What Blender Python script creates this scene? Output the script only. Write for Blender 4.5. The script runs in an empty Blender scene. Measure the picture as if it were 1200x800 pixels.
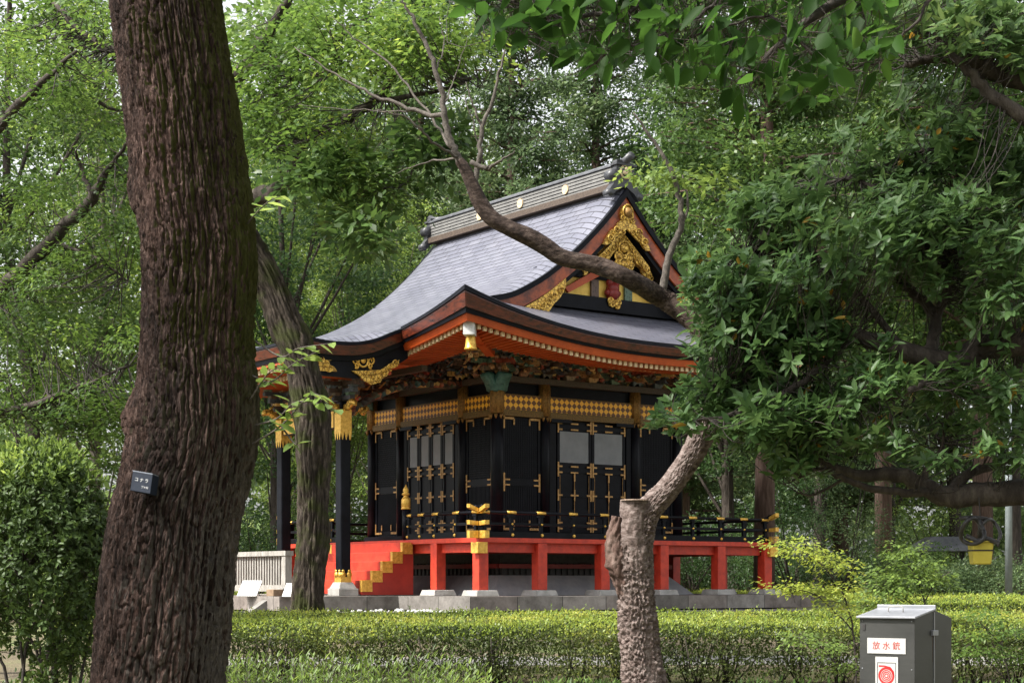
import bpy, bmesh, math, random
import numpy as np
from mathutils import Vector, Matrix, noise

R = math.radians
rng = np.random.default_rng(7)
random.seed(7)
sc = bpy.context.scene
col = sc.collection

# ------------------------------------------------------------------ camera
CAM = np.array([-22.2409, -31.3633, 0.323]); YAW = 0.6262; FPX = 1987.3; PX0 = 601.05; PY0 = 680.67
cd = bpy.data.cameras.new('camera'); cam = bpy.data.objects.new('camera', cd); col.objects.link(cam)
cam.location = CAM; cam.rotation_euler = (R(90), 0, -YAW)
cd.sensor_width = 36; cd.lens = 36 * FPX / 1200; cd.shift_x = (600 - PX0) / 1200; cd.shift_y = (PY0 - 400) / 1200
cd.clip_end = 3000; cd.clip_start = 0.1
cd.dof.use_dof = True; cd.dof.focus_distance = 36; cd.dof.aperture_fstop = 40
sc.camera = cam

# ------------------------------------------------------------------ sky, sun, exposure
SUN_DIR = np.array([-0.78, 0.16, 1.0])            # towards the sun
w = bpy.data.worlds.new('World'); sc.world = w; w.use_nodes = True
nt = w.node_tree; bg = nt.nodes['Background']
sky = nt.nodes.new('ShaderNodeTexSky'); sky.sky_type = 'NISHITA'; sky.sun_disc = False
sky.sun_elevation = math.atan2(SUN_DIR[2], math.hypot(SUN_DIR[0], SUN_DIR[1]))
sky.sun_rotation = math.atan2(SUN_DIR[0], SUN_DIR[1])
sky.air_density = 1.0; sky.dust_density = 4.0; sky.ozone_density = 1.0
hs = nt.nodes.new('ShaderNodeHueSaturation'); hs.inputs['Saturation'].default_value = 0.15
nt.links.new(sky.outputs[0], hs.inputs['Color']); nt.links.new(hs.outputs[0], bg.inputs[0])
bg.inputs[1].default_value = 0.135
sd = bpy.data.lights.new('sun', 'SUN'); sd.energy = 3.5; sd.angle = R(8); sd.color = (1, 0.95, 0.86)
so = bpy.data.objects.new('sun', sd); col.objects.link(so)
so.rotation_euler = Vector(SUN_DIR).to_track_quat('Z', 'Y').to_euler()
vs = sc.view_settings
vs.view_transform = 'Standard'; vs.look = 'None'; vs.gamma = 1; vs.use_curve_mapping = False
vs.exposure = 1.38

# ------------------------------------------------------------------ helpers
FW = np.array([math.sin(YAW), math.cos(YAW), 0]); RT = np.array([math.cos(YAW), -math.sin(YAW), 0]); UP = np.array([0, 0, 1.])
def W(ix, iy, D):
    """point at depth D (metres in front of the camera) seen at photo position ix, iy"""
    return CAM + D * (FW + (ix - PX0) / FPX * RT + (PY0 - iy) / FPX * UP)
def sst(a, b, x): 
    t = np.clip((np.asarray(x, float) - a) / (b - a), 0, 1); return t * t * (3 - 2 * t)
def terrain(x, y):
    d = (np.asarray(x) - CAM[0]) * FW[0] + (np.asarray(y) - CAM[1]) * FW[1]
    z = -1.0 + 0.92 * sst(27.5, 47, d) + 0 * d
    z = z + 0.05 * np.sin(np.asarray(x) * .9) * np.sin(np.asarray(y) * .7) * sst(47, 60, d)
    return z

class MB:
    def __init__(s): s.v = []; s.f = []; s.m = []; s.mi = 0; s.sm = []; s.smooth = False
    def add(s, vs_, fs):
        b = len(s.v); s.v += [tuple(map(float, p)) for p in vs_]
        for f in fs: s.f.append(tuple(i + b for i in f)); s.m.append(s.mi); s.sm.append(s.smooth)
    def box(s, x0, x1, y0, y1, z0, z1, xf=None):
        P = [(x, y, z) for z in (z0, z1) for y in (y0, y1) for x in (x0, x1)]
        if xf: P = [xf(*p) for p in P]
        s.add(P, [(0, 2, 3, 1), (4, 5, 7, 6), (0, 1, 5, 4), (2, 6, 7, 3), (0, 4, 6, 2), (1, 3, 7, 5)])
    def hexa(s, P): s.add(P, [(0, 2, 3, 1), (4, 5, 7, 6), (0, 1, 5, 4), (2, 6, 7, 3), (0, 4, 6, 2), (1, 3, 7, 5)])
    def tube(s, pts, rad, n=8, cap=True, phase=0.):
        pts = np.asarray(pts, float); k = len(pts)
        rad = np.broadcast_to(np.asarray(rad, float), (k,))
        t = np.gradient(pts, axis=0); t /= np.linalg.norm(t, axis=1)[:, None] + 1e-9
        a = np.array([0, 0, 1.]) if abs(t[0][2]) < .9 else np.array([1., 0, 0])
        V = []
        for i in range(k):
            u = np.cross(t[i], a); u /= np.linalg.norm(u) + 1e-9; a = np.cross(u, t[i])
            for j in range(n):
                th = 2 * math.pi * j / n + phase
                V.append(pts[i] + rad[i] * (math.cos(th) * u + math.sin(th) * a))
        F = [(i * n + j, i * n + (j + 1) % n, (i + 1) * n + (j + 1) % n, (i + 1) * n + j) for i in range(k - 1) for j in range(n)]
        if cap: F += [tuple(range(n))[::-1], tuple((k - 1) * n + j for j in range(n))]
        s.add(V, F)
    def lathe(s, c, prof, n=16):   # prof: (r, z) about a vertical axis at c
        V = [(c[0] + r * math.cos(2 * math.pi * j / n), c[1] + r * math.sin(2 * math.pi * j / n), c[2] + z) for r, z in prof for j in range(n)]
        k = len(prof)
        F = [(i * n + j, i * n + (j + 1) % n, (i + 1) * n + (j + 1) % n, (i + 1) * n + j) for i in range(k - 1) for j in range(n)]
        F += [tuple(range(n))[::-1], tuple((k - 1) * n + j for j in range(n))]
        s.add(V, F)
    def prism(s, poly, xf, t0, t1):   # poly in (a,b); xf(a,b,t) -> world
        n = len(poly)
        V = [xf(a, b, t0) for a, b in poly] + [xf(a, b, t1) for a, b in poly]
        s.add(V, [tuple(range(n)), tuple(range(n, 2 * n))[::-1]] + [(i, i + n, (i + 1) % n + n, (i + 1) % n) for i in range(n)])
    def grid(s, G):    # G[i][j] points
        G = np.asarray(G, float); a, b = G.shape[:2]
        s.add(G.reshape(-1, 3), [(i * b + j, i * b + j + 1, (i + 1) * b + j + 1, (i + 1) * b + j) for i in range(a - 1) for j in range(b - 1)])
    def build_each(s, name, mats, parent=None, **kw):
        """every separate piece becomes an object of its own"""
        par = list(range(len(s.v)))
        def find(a):
            while par[a] != a: par[a] = par[par[a]]; a = par[a]
            return a
        for f in s.f:
            r0 = find(f[0])
            for q in f[1:]: par[find(q)] = r0
        groups = {}
        for f, m_, sm_ in zip(s.f, s.m, s.sm): groups.setdefault(find(f[0]), []).append((f, m_, sm_))
        for g_ in groups.values():
            ids = sorted({i for f, _, _ in g_ for i in f}); mp = {i: k for k, i in enumerate(ids)}
            o = MB(); o.v = [s.v[i] for i in ids]; o.f = [tuple(mp[i] for i in f) for f, _, _ in g_]; o.m = [a for _, a, _ in g_]; o.sm = [a for _, _, a in g_]
            o.build(name, mats, parent, **kw)
    def build(s, name, mats, parent=None, recalc=True, bevel=0, solid=0):
        me = bpy.data.meshes.new(name); me.from_pydata(s.v, [], s.f)
        if not isinstance(mats, (list, tuple)): mats = [mats]
        for m in mats: me.materials.append(m)
        me.polygons.foreach_set('material_index', s.m); me.polygons.foreach_set('use_smooth', s.sm)
        if recalc:
            bm = bmesh.new(); bm.from_mesh(me); bmesh.ops.recalc_face_normals(bm, faces=bm.faces); bm.to_mesh(me); bm.free()
        o = bpy.data.objects.new(name, me); col.objects.link(o); adopt(o, parent)
        if solid:
            md = o.modifiers.new('solid', 'SOLIDIFY'); md.thickness = solid; md.offset = -1
        if bevel:
            md = o.modifiers.new('bevel', 'BEVEL'); md.width = bevel; md.segments = 2; md.limit_method = 'ANGLE'; md.angle_limit = R(40)
        return o
def adopt(o, parent):
    if parent is None: return
    o.parent = parent
    if parent.type == 'EMPTY': o.matrix_parent_inverse = Matrix.Translation(-Vector(parent.location))
def tag(o, label=None, cat=None, group=None, kind=None):
    if label: o['label'] = label
    if cat: o['category'] = cat
    if group: o['group'] = group
    if kind: o['kind'] = kind
    return o
def thing(name, label, cat, loc, group=None):
    o = bpy.data.objects.new(name, None); col.objects.link(o); o.location = [float(v) for v in loc]; o.empty_display_size = .3
    return tag(o, label, cat, group)
def copy_tree(o, parent=None):
    c = o.copy(); col.objects.link(c)
    if parent is not None: c.parent = parent
    for ch in [q for q in bpy.data.objects if q.parent == o]: copy_tree(ch, c)
    return c
def smooth_path(pts, n=10):
    """Catmull-Rom through pts (any dimension)"""
    P = np.asarray(pts, float); P = np.vstack([2 * P[0] - P[1], P, 2 * P[-1] - P[-2]]); out = []
    for i in range(1, len(P) - 2):
        for t in np.linspace(0, 1, n, endpoint=False):
            a, b, c, d = P[i - 1:i + 3]
            out.append(.5 * (2 * b + (c - a) * t + (2 * a - 5 * b + 4 * c - d) * t * t + (3 * b - a - 3 * c + d) * t ** 3))
    out.append(P[-2]); return np.array(out)

# ------------------------------------------------------------------ materials
def newmat(name):
    m = bpy.data.materials.new(name); m.use_nodes = True; n = m.node_tree
    return m, n, n.nodes['Principled BSDF']
def nd(n, t, **kw):
    o = n.nodes.new(t)
    for k, v in kw.items():
        if k in o.inputs.keys(): o.inputs[k].default_value = v
        else: setattr(o, k, v)
    return o
def ramp(n, stops, interp='LINEAR'):
    r = n.nodes.new('ShaderNodeValToRGB'); e = r.color_ramp; e.interpolation = interp
    while len(e.elements) < len(stops): e.elements.new(.5)
    for el, (p, c) in zip(e.elements, stops): el.position = p; el.color = (*c, 1)
    return r
def objcoord(n, scale=(1, 1, 1)):
    t = n.nodes.new('ShaderNodeTexCoord'); m = n.nodes.new('ShaderNodeMapping'); m.inputs['Scale'].default_value = scale
    n.links.new(t.outputs['Object'], m.inputs[0]); return m.outputs[0]
def noisy(name, c1, c2, scale=4, rough=.6, bump=.2, metal=0., stretch=(1, 1, 1), spec=.5, detail=6, lo=.35, hi=.65, dist=.02, rvar=0):
    m, n, b = newmat(name)
    v = objcoord(n, stretch)
    t = nd(n, 'ShaderNodeTexNoise', Scale=scale, Detail=detail, Roughness=.65); n.links.new(v, t.inputs['Vector'])
    r = ramp(n, [(lo, c1), (hi, c2)]); n.links.new(t.outputs[0], r.inputs[0]); n.links.new(r.outputs[0], b.inputs['Base Color'])
    b.inputs['Roughness'].default_value = rough; b.inputs['Metallic'].default_value = metal; b.inputs['Specular IOR Level'].default_value = spec
    if rvar:
        mr = nd(n, 'ShaderNodeMapRange'); mr.inputs[3].default_value = rough - rvar; mr.inputs[4].default_value = rough + rvar
        n.links.new(t.outputs[0], mr.inputs[0]); n.links.new(mr.outputs[0], b.inputs['Roughness'])
    if bump:
        bp = nd(n, 'ShaderNodeBump', Strength=bump, Distance=dist)
        t2 = nd(n, 'ShaderNodeTexNoise', Scale=scale * 4, Detail=5); n.links.new(v, t2.inputs['Vector'])
        n.links.new(t2.outputs[0], bp.inputs['Height']); n.links.new(bp.outputs[0], b.inputs['Normal'])
    return m
def leafmat(name, ca, cb, cc=None, trans=.4, rough=.45, spec=.35, tcol=None):
    m, n, b = newmat(name)
    g = n.nodes.new('ShaderNodeNewGeometry'); oi = n.nodes.new('ShaderNodeObjectInfo')
    stops = [(0, ca), (.75, cb)] + ([(1, cc)] if cc else [])
    r = ramp(n, stops)
    v = objcoord(n); t = nd(n, 'ShaderNodeTexNoise', Scale=.55, Detail=2); n.links.new(v, t.inputs['Vector'])
    a = nd(n, 'ShaderNodeMath', operation='MULTIPLY_ADD'); n.links.new(g.outputs['Random Per Island'], a.inputs[0]); a.inputs[1].default_value = .62
    mm = nd(n, 'ShaderNodeMath', operation='MULTIPLY_ADD'); n.links.new(t.outputs[0], mm.inputs[0]); mm.inputs[1].default_value = 1.5; mm.inputs[2].default_value = -.56
    n.links.new(mm.outputs[0], a.inputs[2]); n.links.new(a.outputs[0], r.inputs[0])
    h = n.nodes.new('ShaderNodeHueSaturation'); n.links.new(r.outputs[0], h.inputs['Color'])
    mv = nd(n, 'ShaderNodeMapRange'); mv.inputs[3].default_value = .85; mv.inputs[4].default_value = 1.15
    n.links.new(oi.outputs['Random'], mv.inputs[0]); n.links.new(mv.outputs[0], h.inputs['Value'])
    n.links.new(h.outputs[0], b.inputs['Base Color'])
    b.inputs['Roughness'].default_value = rough; b.inputs['Specular IOR Level'].default_value = spec
    tr = n.nodes.new('ShaderNodeBsdfTranslucent'); h2 = n.nodes.new('ShaderNodeHueSaturation')
    h2.inputs['Hue'].default_value = .485; h2.inputs['Saturation'].default_value = 1.0; h2.inputs['Value'].default_value = 1.6
    n.links.new(h.outputs[0], h2.inputs['Color']); n.links.new(h2.outputs[0], tr.inputs[0])
    mx = n.nodes.new('ShaderNodeMixShader'); mx.inputs[0].default_value = trans
    n.links.new(b.outputs[0], mx.inputs[1]); n.links.new(tr.outputs[0], mx.inputs[2])
    n.links.new(mx.outputs[0], n.nodes['Material Output'].inputs[0])
    return m

def bark(name, c1, c2, c3, fu=9, fv=1.6, bump=.7, moss=None, mossw=0.5):
    m, n, b = newmat(name)
    v = objcoord(n, (fu, fu, fv))
    t = nd(n, 'ShaderNodeTexNoise', Scale=1.6, Detail=9, Roughness=.7); n.links.new(v, t.inputs['Vector'])
    r = ramp(n, [(.3, c1), (.5, c2), (.72, c3)]); n.links.new(t.outputs[0], r.inputs[0])
    out = r.outputs[0]
    v2 = objcoord(n); t3 = nd(n, 'ShaderNodeTexNoise', Scale=2.3, Detail=5, Roughness=.6); n.links.new(v2, t3.inputs['Vector'])
    if moss:
        mr = ramp(n, [(mossw, (0, 0, 0)), (mossw + .12, (1, 1, 1))]); n.links.new(t3.outputs[0], mr.inputs[0])
        mx = n.nodes.new('ShaderNodeMixRGB'); mx.inputs[2].default_value = (*moss, 1)
        n.links.new(mr.outputs[0], mx.inputs[0]); n.links.new(out, mx.inputs[1]); out = mx.outputs[0]
    n.links.new(out, b.inputs['Base Color']); b.inputs['Roughness'].default_value = .85; b.inputs['Specular IOR Level'].default_value = .25
    v4 = objcoord(n, (fu * 2.4, fu * 2.4, fv * 2.4)); t4 = nd(n, 'ShaderNodeTexNoise', Scale=3, Detail=6, Roughness=.7); n.links.new(v4, t4.inputs['Vector'])
    bp = nd(n, 'ShaderNodeBump', Strength=bump, Distance=.02); n.links.new(t4.outputs[0], bp.inputs['Height']); n.links.new(bp.outputs[0], b.inputs['Normal'])
    return m

M = {}
M['black'] = noisy('black lacquer', (.0035, .004, .006), (.008, .009, .013), 3, .36, .05, spec=.10, rvar=.08)
M['black_matt'] = noisy('worn black lacquer', (.010, .010, .012), (.035, .032, .032), 9, .5, .2)
M['red'] = noisy('vermilion lacquer', (.27, .015, .008), (.53, .042, .017), 5, .5, .1, lo=.22, hi=.6, rvar=.08)
M['red_dark'] = noisy('dark red boards', (.16, .012, .010), (.24, .02, .015), 4, .5, .1)
M['orange'] = noisy('orange lacquer', (.38, .052, .008), (.52, .085, .013), 3, .45, .06)
M['fascia'] = noisy('red brown lacquer', (.022, .006, .005), (.13, .026, .011), 5, .3, .12, stretch=(1, 1, 3), rvar=.1)
M['barge'] = noisy('orange brown lacquer', (.10, .02, .007), (.40, .08, .018), 4, .33, .1)
M['gold'] = noisy('gilt metal', (.56, .30, .04), (.86, .55, .12), 16, .34, .35, metal=.5, rvar=.1)
def chased(m, scale):
    n = m.node_tree; b = n.nodes['Principled BSDF']; src = b.inputs['Base Color'].links[0].from_socket
    v = n.nodes.new('ShaderNodeTexVoronoi'); v.feature = 'DISTANCE_TO_EDGE'; v.inputs['Scale'].default_value = scale; n.links.new(objcoord(n), v.inputs['Vector'])
    r = ramp(n, [(.03, (.18, .12, .08)), (.14, (1, 1, 1))]); n.links.new(v.outputs['Distance'], r.inputs[0])
    mx = n.nodes.new('ShaderNodeMixRGB'); mx.blend_type = 'MULTIPLY'; mx.inputs[0].default_value = .85; n.links.new(src, mx.inputs[1]); n.links.new(r.outputs[0], mx.inputs[2]); n.links.new(mx.outputs[0], b.inputs['Base Color'])
M['filigree'] = noisy('chased gilt openwork', (.58, .33, .045), (.90, .62, .15), 16, .34, .35, metal=.45); chased(M['filigree'], 11)
M['gold_dull'] = noisy('dull gilt', (.14, .075, .02), (.36, .2, .055), 22, .5, .4, metal=.4)
M['tie'] = noisy('tarnished brocade beam', (.06, .035, .008), (.24, .14, .025), 30, .5, .4, metal=.2)
M['fitting'] = noisy('worn copper gilt fittings', (.26, .14, .045), (.52, .31, .11), 20, .42, .3, metal=.4)
M['gold_leaf'] = noisy('gold leaf', (.62, .40, .07), (.80, .56, .13), 5, .45, .1, metal=.35)
M['pale_gold'] = noisy('pale gilt tips', (.50, .36, .20), (.78, .62, .40), 12, .5, .1, metal=.2)
M['beam'] = noisy('dark brocade beam', (.025, .016, .012), (.10, .07, .05), 45, .55, .3)
M['grey_panel'] = noisy('grey blue screen', (.15, .165, .185), (.20, .215, .235), 2, .5, .02)
M['plaster'] = noisy('grey plaster', (.30, .32, .35), (.42, .43, .45), 3, .9, .1)
M['stone'] = noisy('grey stone', (.13, .125, .115), (.25, .235, .22), 3.5, .88, .5, lo=.3, hi=.7)
M['stone_pale'] = noisy('pale stone', (.24, .235, .22), (.36, .345, .33), 4, .88, .4)
M['weathered'] = noisy('weathered grey wood', (.19, .178, .16), (.33, .31, .285), 5, .85, .3, stretch=(3, 3, .6))
M['teal'] = noisy('verdigris green', (.03, .10, .095), (.075, .19, .17), 8, .5, .3)
M['white'] = noisy('white board', (.46, .47, .48), (.54, .54, .54), 3, .6, .02)
M['ridge'] = noisy('grey copper ridge', (.075, .078, .088), (.14, .145, .16), 6, .42, .15, metal=.2)
M['ridge_dark'] = noisy('dark grey ridge end', (.028, .029, .033), (.06, .062, .07), 6, .45, .15)
M['ridge_pale'] = noisy('pale ridge course', (.12, .118, .115), (.18, .177, .17), 6, .6, .15)

def roofmat(name, along, across):
    m, n, b = newmat(name)
    t = n.nodes.new('ShaderNodeTexCoord'); sx = n.nodes.new('ShaderNodeSeparateXYZ'); cx = n.nodes.new('ShaderNodeCombineXYZ')
    n.links.new(t.outputs['UV'], cx.inputs[0])
    br = n.nodes.new('ShaderNodeTexBrick'); br.inputs['Scale'].default_value = 1; br.inputs['Mortar Size'].default_value = .016
    br.inputs['Brick Width'].default_value = .55; br.inputs['Row Height'].default_value = .155; br.inputs['Mortar Smooth'].default_value = .6
    br.inputs['Color1'].default_value = (.150, .154, .196, 1); br.inputs['Color2'].default_value = (.19, .195, .238, 1); br.inputs['Mortar'].default_value = (.036, .036, .045, 1)
    n.links.new(t.outputs['UV'], br.inputs['Vector'])
    ns = nd(n, 'ShaderNodeTexNoise', Scale=1.1, Detail=6, Roughness=.6); n.links.new(t.outputs['Object'], ns.inputs['Vector'])
    rr = ramp(n, [(.3, (.70, .71, .73)), (.5, (.88, .88, .89)), (.72, (.98, .97, .97))]); n.links.new(ns.outputs[0], rr.inputs[0])
    mx = n.nodes.new('ShaderNodeMixRGB'); mx.blend_type = 'MULTIPLY'; mx.inputs[0].default_value = 1
    n.links.new(br.outputs['Color'], mx.inputs[1]); n.links.new(rr.outputs[0], mx.inputs[2]); n.links.new(mx.outputs[0], b.inputs['Base Color'])
    b.inputs['Roughness'].default_value = .42; b.inputs['Metallic'].default_value = .25
    # saw-tooth courses
    sp = n.nodes.new('ShaderNodeSeparateXYZ'); n.links.new(t.outputs['UV'], sp.inputs[0])
    dv = nd(n, 'ShaderNodeMath', operation='DIVIDE'); n.links.new(sp.outputs[1], dv.inputs[0]); dv.inputs[1].default_value = .155
    fr = nd(n, 'ShaderNodeMath', operation='FRACT'); n.links.new(dv.outputs[0], fr.inputs[0])
    iv = nd(n, 'ShaderNodeMath', operation='SUBTRACT'); iv.inputs[0].default_value = 1; n.links.new(fr.outputs[0], iv.inputs[1])
    bp = nd(n, 'ShaderNodeBump', Strength=.8, Distance=.018); n.links.new(iv.outputs[0], bp.inputs['Height'])
    n.links.new(bp.outputs[0], b.inputs['Normal'])
    return m
M['roof'] = roofmat('copper shingle roof', 0, 0)

def latticemat():
    m, n, b = newmat('gold lattice over dark board')
    t = n.nodes.new('ShaderNodeTexCoord'); s = n.nodes.new('ShaderNodeSeparateXYZ'); n.links.new(t.outputs['Object'], s.inputs[0])
    a = nd(n, 'ShaderNodeMath', operation='ADD'); n.links.new(s.outputs[0], a.inputs[0]); n.links.new(s.outputs[1], a.inputs[1])
    p = nd(n, 'ShaderNodeMath', operation='ADD'); n.links.new(a.outputs[0], p.inputs[0]); n.links.new(s.outputs[2], p.inputs[1])
    q = nd(n, 'ShaderNodeMath', operation='SUBTRACT'); n.links.new(a.outputs[0], q.inputs[0]); n.links.new(s.outputs[2], q.inputs[1])
    c = n.nodes.new('ShaderNodeCombineXYZ'); n.links.new(p.outputs[0], c.inputs[0]); n.links.new(q.outputs[0], c.inputs[1]); c.inputs[2].default_value = .05
    k = nd(n, 'ShaderNodeTexChecker', Scale=6.8); n.links.new(c.outputs[0], k.inputs['Vector'])
    k.inputs['Color1'].default_value = (.98, .50, .03, 1); k.inputs['Color2'].default_value = (.15, .055, .006, 1)
    n.links.new(k.outputs[0], b.inputs['Base Color']); b.inputs['Roughness'].default_value = .45
    return m
M['lattice'] = latticemat()

def palettemat(name, cols):
    m, n, b = newmat(name); g = n.nodes.new('ShaderNodeNewGeometry')
    r = ramp(n, [(i / len(cols), c) for i, c in enumerate(cols)], 'CONSTANT')
    oi = n.nodes.new('ShaderNodeObjectInfo'); ad = nd(n, 'ShaderNodeMath', operation='ADD'); f = nd(n, 'ShaderNodeMath', operation='FRACT')
    n.links.new(g.outputs['Random Per Island'], ad.inputs[0]); n.links.new(oi.outputs['Random'], ad.inputs[1]); n.links.new(ad.outputs[0], f.inputs[0]); n.links.new(f.outputs[0], r.inputs[0])
    v = objcoord(n); t = nd(n, 'ShaderNodeTexVoronoi', Scale=16); n.links.new(v, t.inputs['Vector'])
    rr = ramp(n, [(.15, (.35, .3, .25)), (.5, (1.3, 1.2, 1.1))]); n.links.new(t.outputs['Distance'], rr.inputs[0])
    mx = n.nodes.new('ShaderNodeMixRGB'); mx.blend_type = 'MULTIPLY'; mx.inputs[0].default_value = .8
    n.links.new(r.outputs[0], mx.inputs[1]); n.links.new(rr.outputs[0], mx.inputs[2])
    n.links.new(mx.outputs[0], b.inputs['Base Color']); b.inputs['Roughness'].default_value = .5
    return m
M['bracket'] = palettemat('painted bracketing', [(.06, .045, .04), (.20, .10, .055), (.04, .04, .048), (.24, .05, .03), (.50, .32, .12), (.08, .14, .11), (.09, .06, .05), (.34, .20, .09), (.06, .08, .11), (.18, .13, .10)])
def carvemat():
    m, n, b = newmat('dark painted carving'); v = objcoord(n)
    t = nd(n, 'ShaderNodeTexVoronoi', Scale=9); n.links.new(v, t.inputs['Vector'])
    s = n.nodes.new('ShaderNodeSeparateColor'); n.links.new(t.outputs['Color'], s.inputs[0])
    r = ramp(n, [(0, (.035, .03, .028)), (.4, (.11, .06, .04)), (.55, (.08, .09, .06)), (.7, (.26, .09, .05)), (.82, (.45, .30, .11)), (.92, (.05, .10, .105))], 'CONSTANT'); n.links.new(s.outputs[0], r.inputs[0])
    n.links.new(r.outputs[0], b.inputs['Base Color']); b.inputs['Roughness'].default_value = .6
    bp = nd(n, 'ShaderNodeBump', Strength=1, Distance=.06); n.links.new(t.outputs['Distance'], bp.inputs['Height']); n.links.new(bp.outputs[0], b.inputs['Normal'])
    return m
M['carving'] = carvemat()
M['wrap'] = palettemat('brocade column wrap', [(.22, .11, .04), (.30, .17, .06), (.12, .05, .03), (.25, .16, .08)])

# =================================================================== SETTING
def soilmat():
    m, n, b = newmat('leaf litter soil'); v = objcoord(n)
    t = nd(n, 'ShaderNodeTexNoise', Scale=.35, Detail=8, Roughness=.7); n.links.new(v, t.inputs['Vector'])
    t2 = nd(n, 'ShaderNodeTexVoronoi', Scale=22); n.links.new(v, t2.inputs['Vector'])
    r = ramp(n, [(.35, (.055, .042, .03)), (.5, (.10, .085, .05)), (.62, (.075, .105, .03)), (.8, (.13, .17, .05))]); n.links.new(t.outputs[0], r.inputs[0])
    r2 = ramp(n, [(0, (.6, .55, .5)), (.6, (1.25, 1.2, 1.1))]); n.links.new(t2.outputs['Distance'], r2.inputs[0])
    mx = n.nodes.new('ShaderNodeMixRGB'); mx.blend_type = 'MULTIPLY'; mx.inputs[0].default_value = .8
    n.links.new(r.outputs[0], mx.inputs[1]); n.links.new(r2.outputs[0], mx.inputs[2]); n.links.new(mx.outputs[0], b.inputs['Base Color'])
    b.inputs['Roughness'].default_value = .95
    bp = nd(n, 'ShaderNodeBump', Strength=.6, Distance=.03); n.links.new(t2.outputs['Distance'], bp.inputs['Height']); n.links.new(bp.outputs[0], b.inputs['Normal'])
    return m
M['soil'] = soilmat()
M['gravel'] = noisy('pale gravel path', (.15, .145, .135), (.23, .22, .21), 60, .95, .5)
g = MB(); g.smooth = True
us = np.r_[-600, -300, -150, -80, np.linspace(-50, 50, 101), 80, 150, 300, 600]; ds = np.r_[-300, -100, -40, -15, np.linspace(-5, 75, 161), 90, 120, 200, 400, 900]
UU, DD = np.meshgrid(us, ds); XX = CAM[0] + UU * RT[0] + DD * FW[0]; YY = CAM[1] + UU * RT[1] + DD * FW[1]
g.grid(np.stack([XX, YY, terrain(XX, YY)], -1)); tag(g.build('ground', M['soil']), kind='structure')
g = MB(); g.smooth = True
UU, DD = np.meshgrid(np.linspace(-5.2, 40, 81), np.linspace(26.6, 29.2, 7)); DD = DD + .25 * np.sin(UU * .4)
XX = CAM[0] + UU * RT[0] + DD * FW[0]; YY = CAM[1] + UU * RT[1] + DD * FW[1]
g.grid(np.stack([XX, YY, terrain(XX, YY) + .006], -1)); tag(g.build('path', M['gravel']), kind='structure')

# =================================================================== SHRINE (metres; near hall corner at the origin, gable side along +x, front along +y)
Wd = 5.4; MID = 2.7; E = 2.75; B1 = 1.34; B2 = Wd - B1
shrine = thing('shrine_hall', 'black and vermilion lacquered shrine hall with gilt fittings and grey hip and gable roof', 'shrine', (MID, MID, 0))
LIFT = 0.76
pc = np.polyfit([0, 1.71, 3.79, 4.6, 5.45, 2.7], [5.58, 6.42, 7.78, 8.52, 9.46, 7.0], 3)
def prof(w): return np.polyval(pc, w)
def lift(d): return LIFT * np.abs(np.asarray(d) / 5.45) ** 2.35
def zroof(w, d): return prof(w) + lift(d) * np.clip(1 - np.asarray(w) / 3.2, 0, 1) ** 1.3
FACES = {'side': lambda a, o, z: (a, -o, z), 'front': lambda a, o, z: (-o, a, z), 'rear': lambda a, o, z: (Wd + o, a, z), 'far': lambda a, o, z: (a, Wd + o, z)}
YG = -1.33

def uv_build(name, grids, mat, parent, solid=0):
    me = bpy.data.meshes.new(name); V = []; F = []; UV = []
    for G, T in grids:
        G = np.asarray(G); a, b = G.shape[:2]; o = len(V)
        V += [tuple(p) for p in G.reshape(-1, 3)]; UV += [tuple(p) for p in np.asarray(T).reshape(-1, 2)]
        F += [(o + i * b + j, o + i * b + j + 1, o + (i + 1) * b + j + 1, o + (i + 1) * b + j) for i in range(a - 1) for j in range(b - 1)]
    me.from_pydata(V, [], F); me.materials.append(mat)
    l = me.uv_layers.new(name='UVMap'); idx = np.empty(len(me.loops), int); me.loops.foreach_get('vertex_index', idx)
    l.data.foreach_set('uv', np.array(UV, np.float32)[idx].ravel()); me.polygons.foreach_set('use_smooth', [True] * len(F))
    bm = bmesh.new(); bm.from_mesh(me)
    for f in bm.faces:
        f.normal_update()
        if f.normal.z < 0: f.normal_flip()
    bm.to_mesh(me); bm.free()
    o = bpy.data.objects.new(name, me); col.objects.link(o); adopt(o, parent)
    if solid:
        md = o.modifiers.new('s', 'SOLIDIFY'); md.thickness = solid; md.offset = -1
    return o
def slope_grid(sign, n=60, k=70):
    G = []; T = []
    wv = np.linspace(0, 5.45, n)
    for wq in wv:
        x = -E + wq
        y0 = max(x, -9) if x < YG else YG
        yy = np.concatenate([np.linspace(y0, y0 + 1.1, 16)[:-1], np.linspace(y0 + 1.1, 2 * MID - y0 - 1.1, k), np.linspace(2 * MID - y0 - 1.1, 2 * MID - y0, 16)[1:]])
        d = yy - MID; z = zroof(wq, d)
        if wq > 1.2:      # rolled verge along the gable edge
            e_ = np.minimum(yy - y0, 2 * MID - y0 - yy); z = z - .17 * np.clip(1 - e_ / .75, 0, 1) ** 2 * sst(1.2, 2.4, wq)
        xx = np.full_like(yy, x if sign < 0 else 2 * MID - x)
        G.append(np.stack([xx, yy, z], -1)); T.append(np.stack([yy, np.full_like(yy, wq * 1.0 + 0.15 * (wq / 5.45) ** 2 * wq / 3)], -1))
    return G, T
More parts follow.
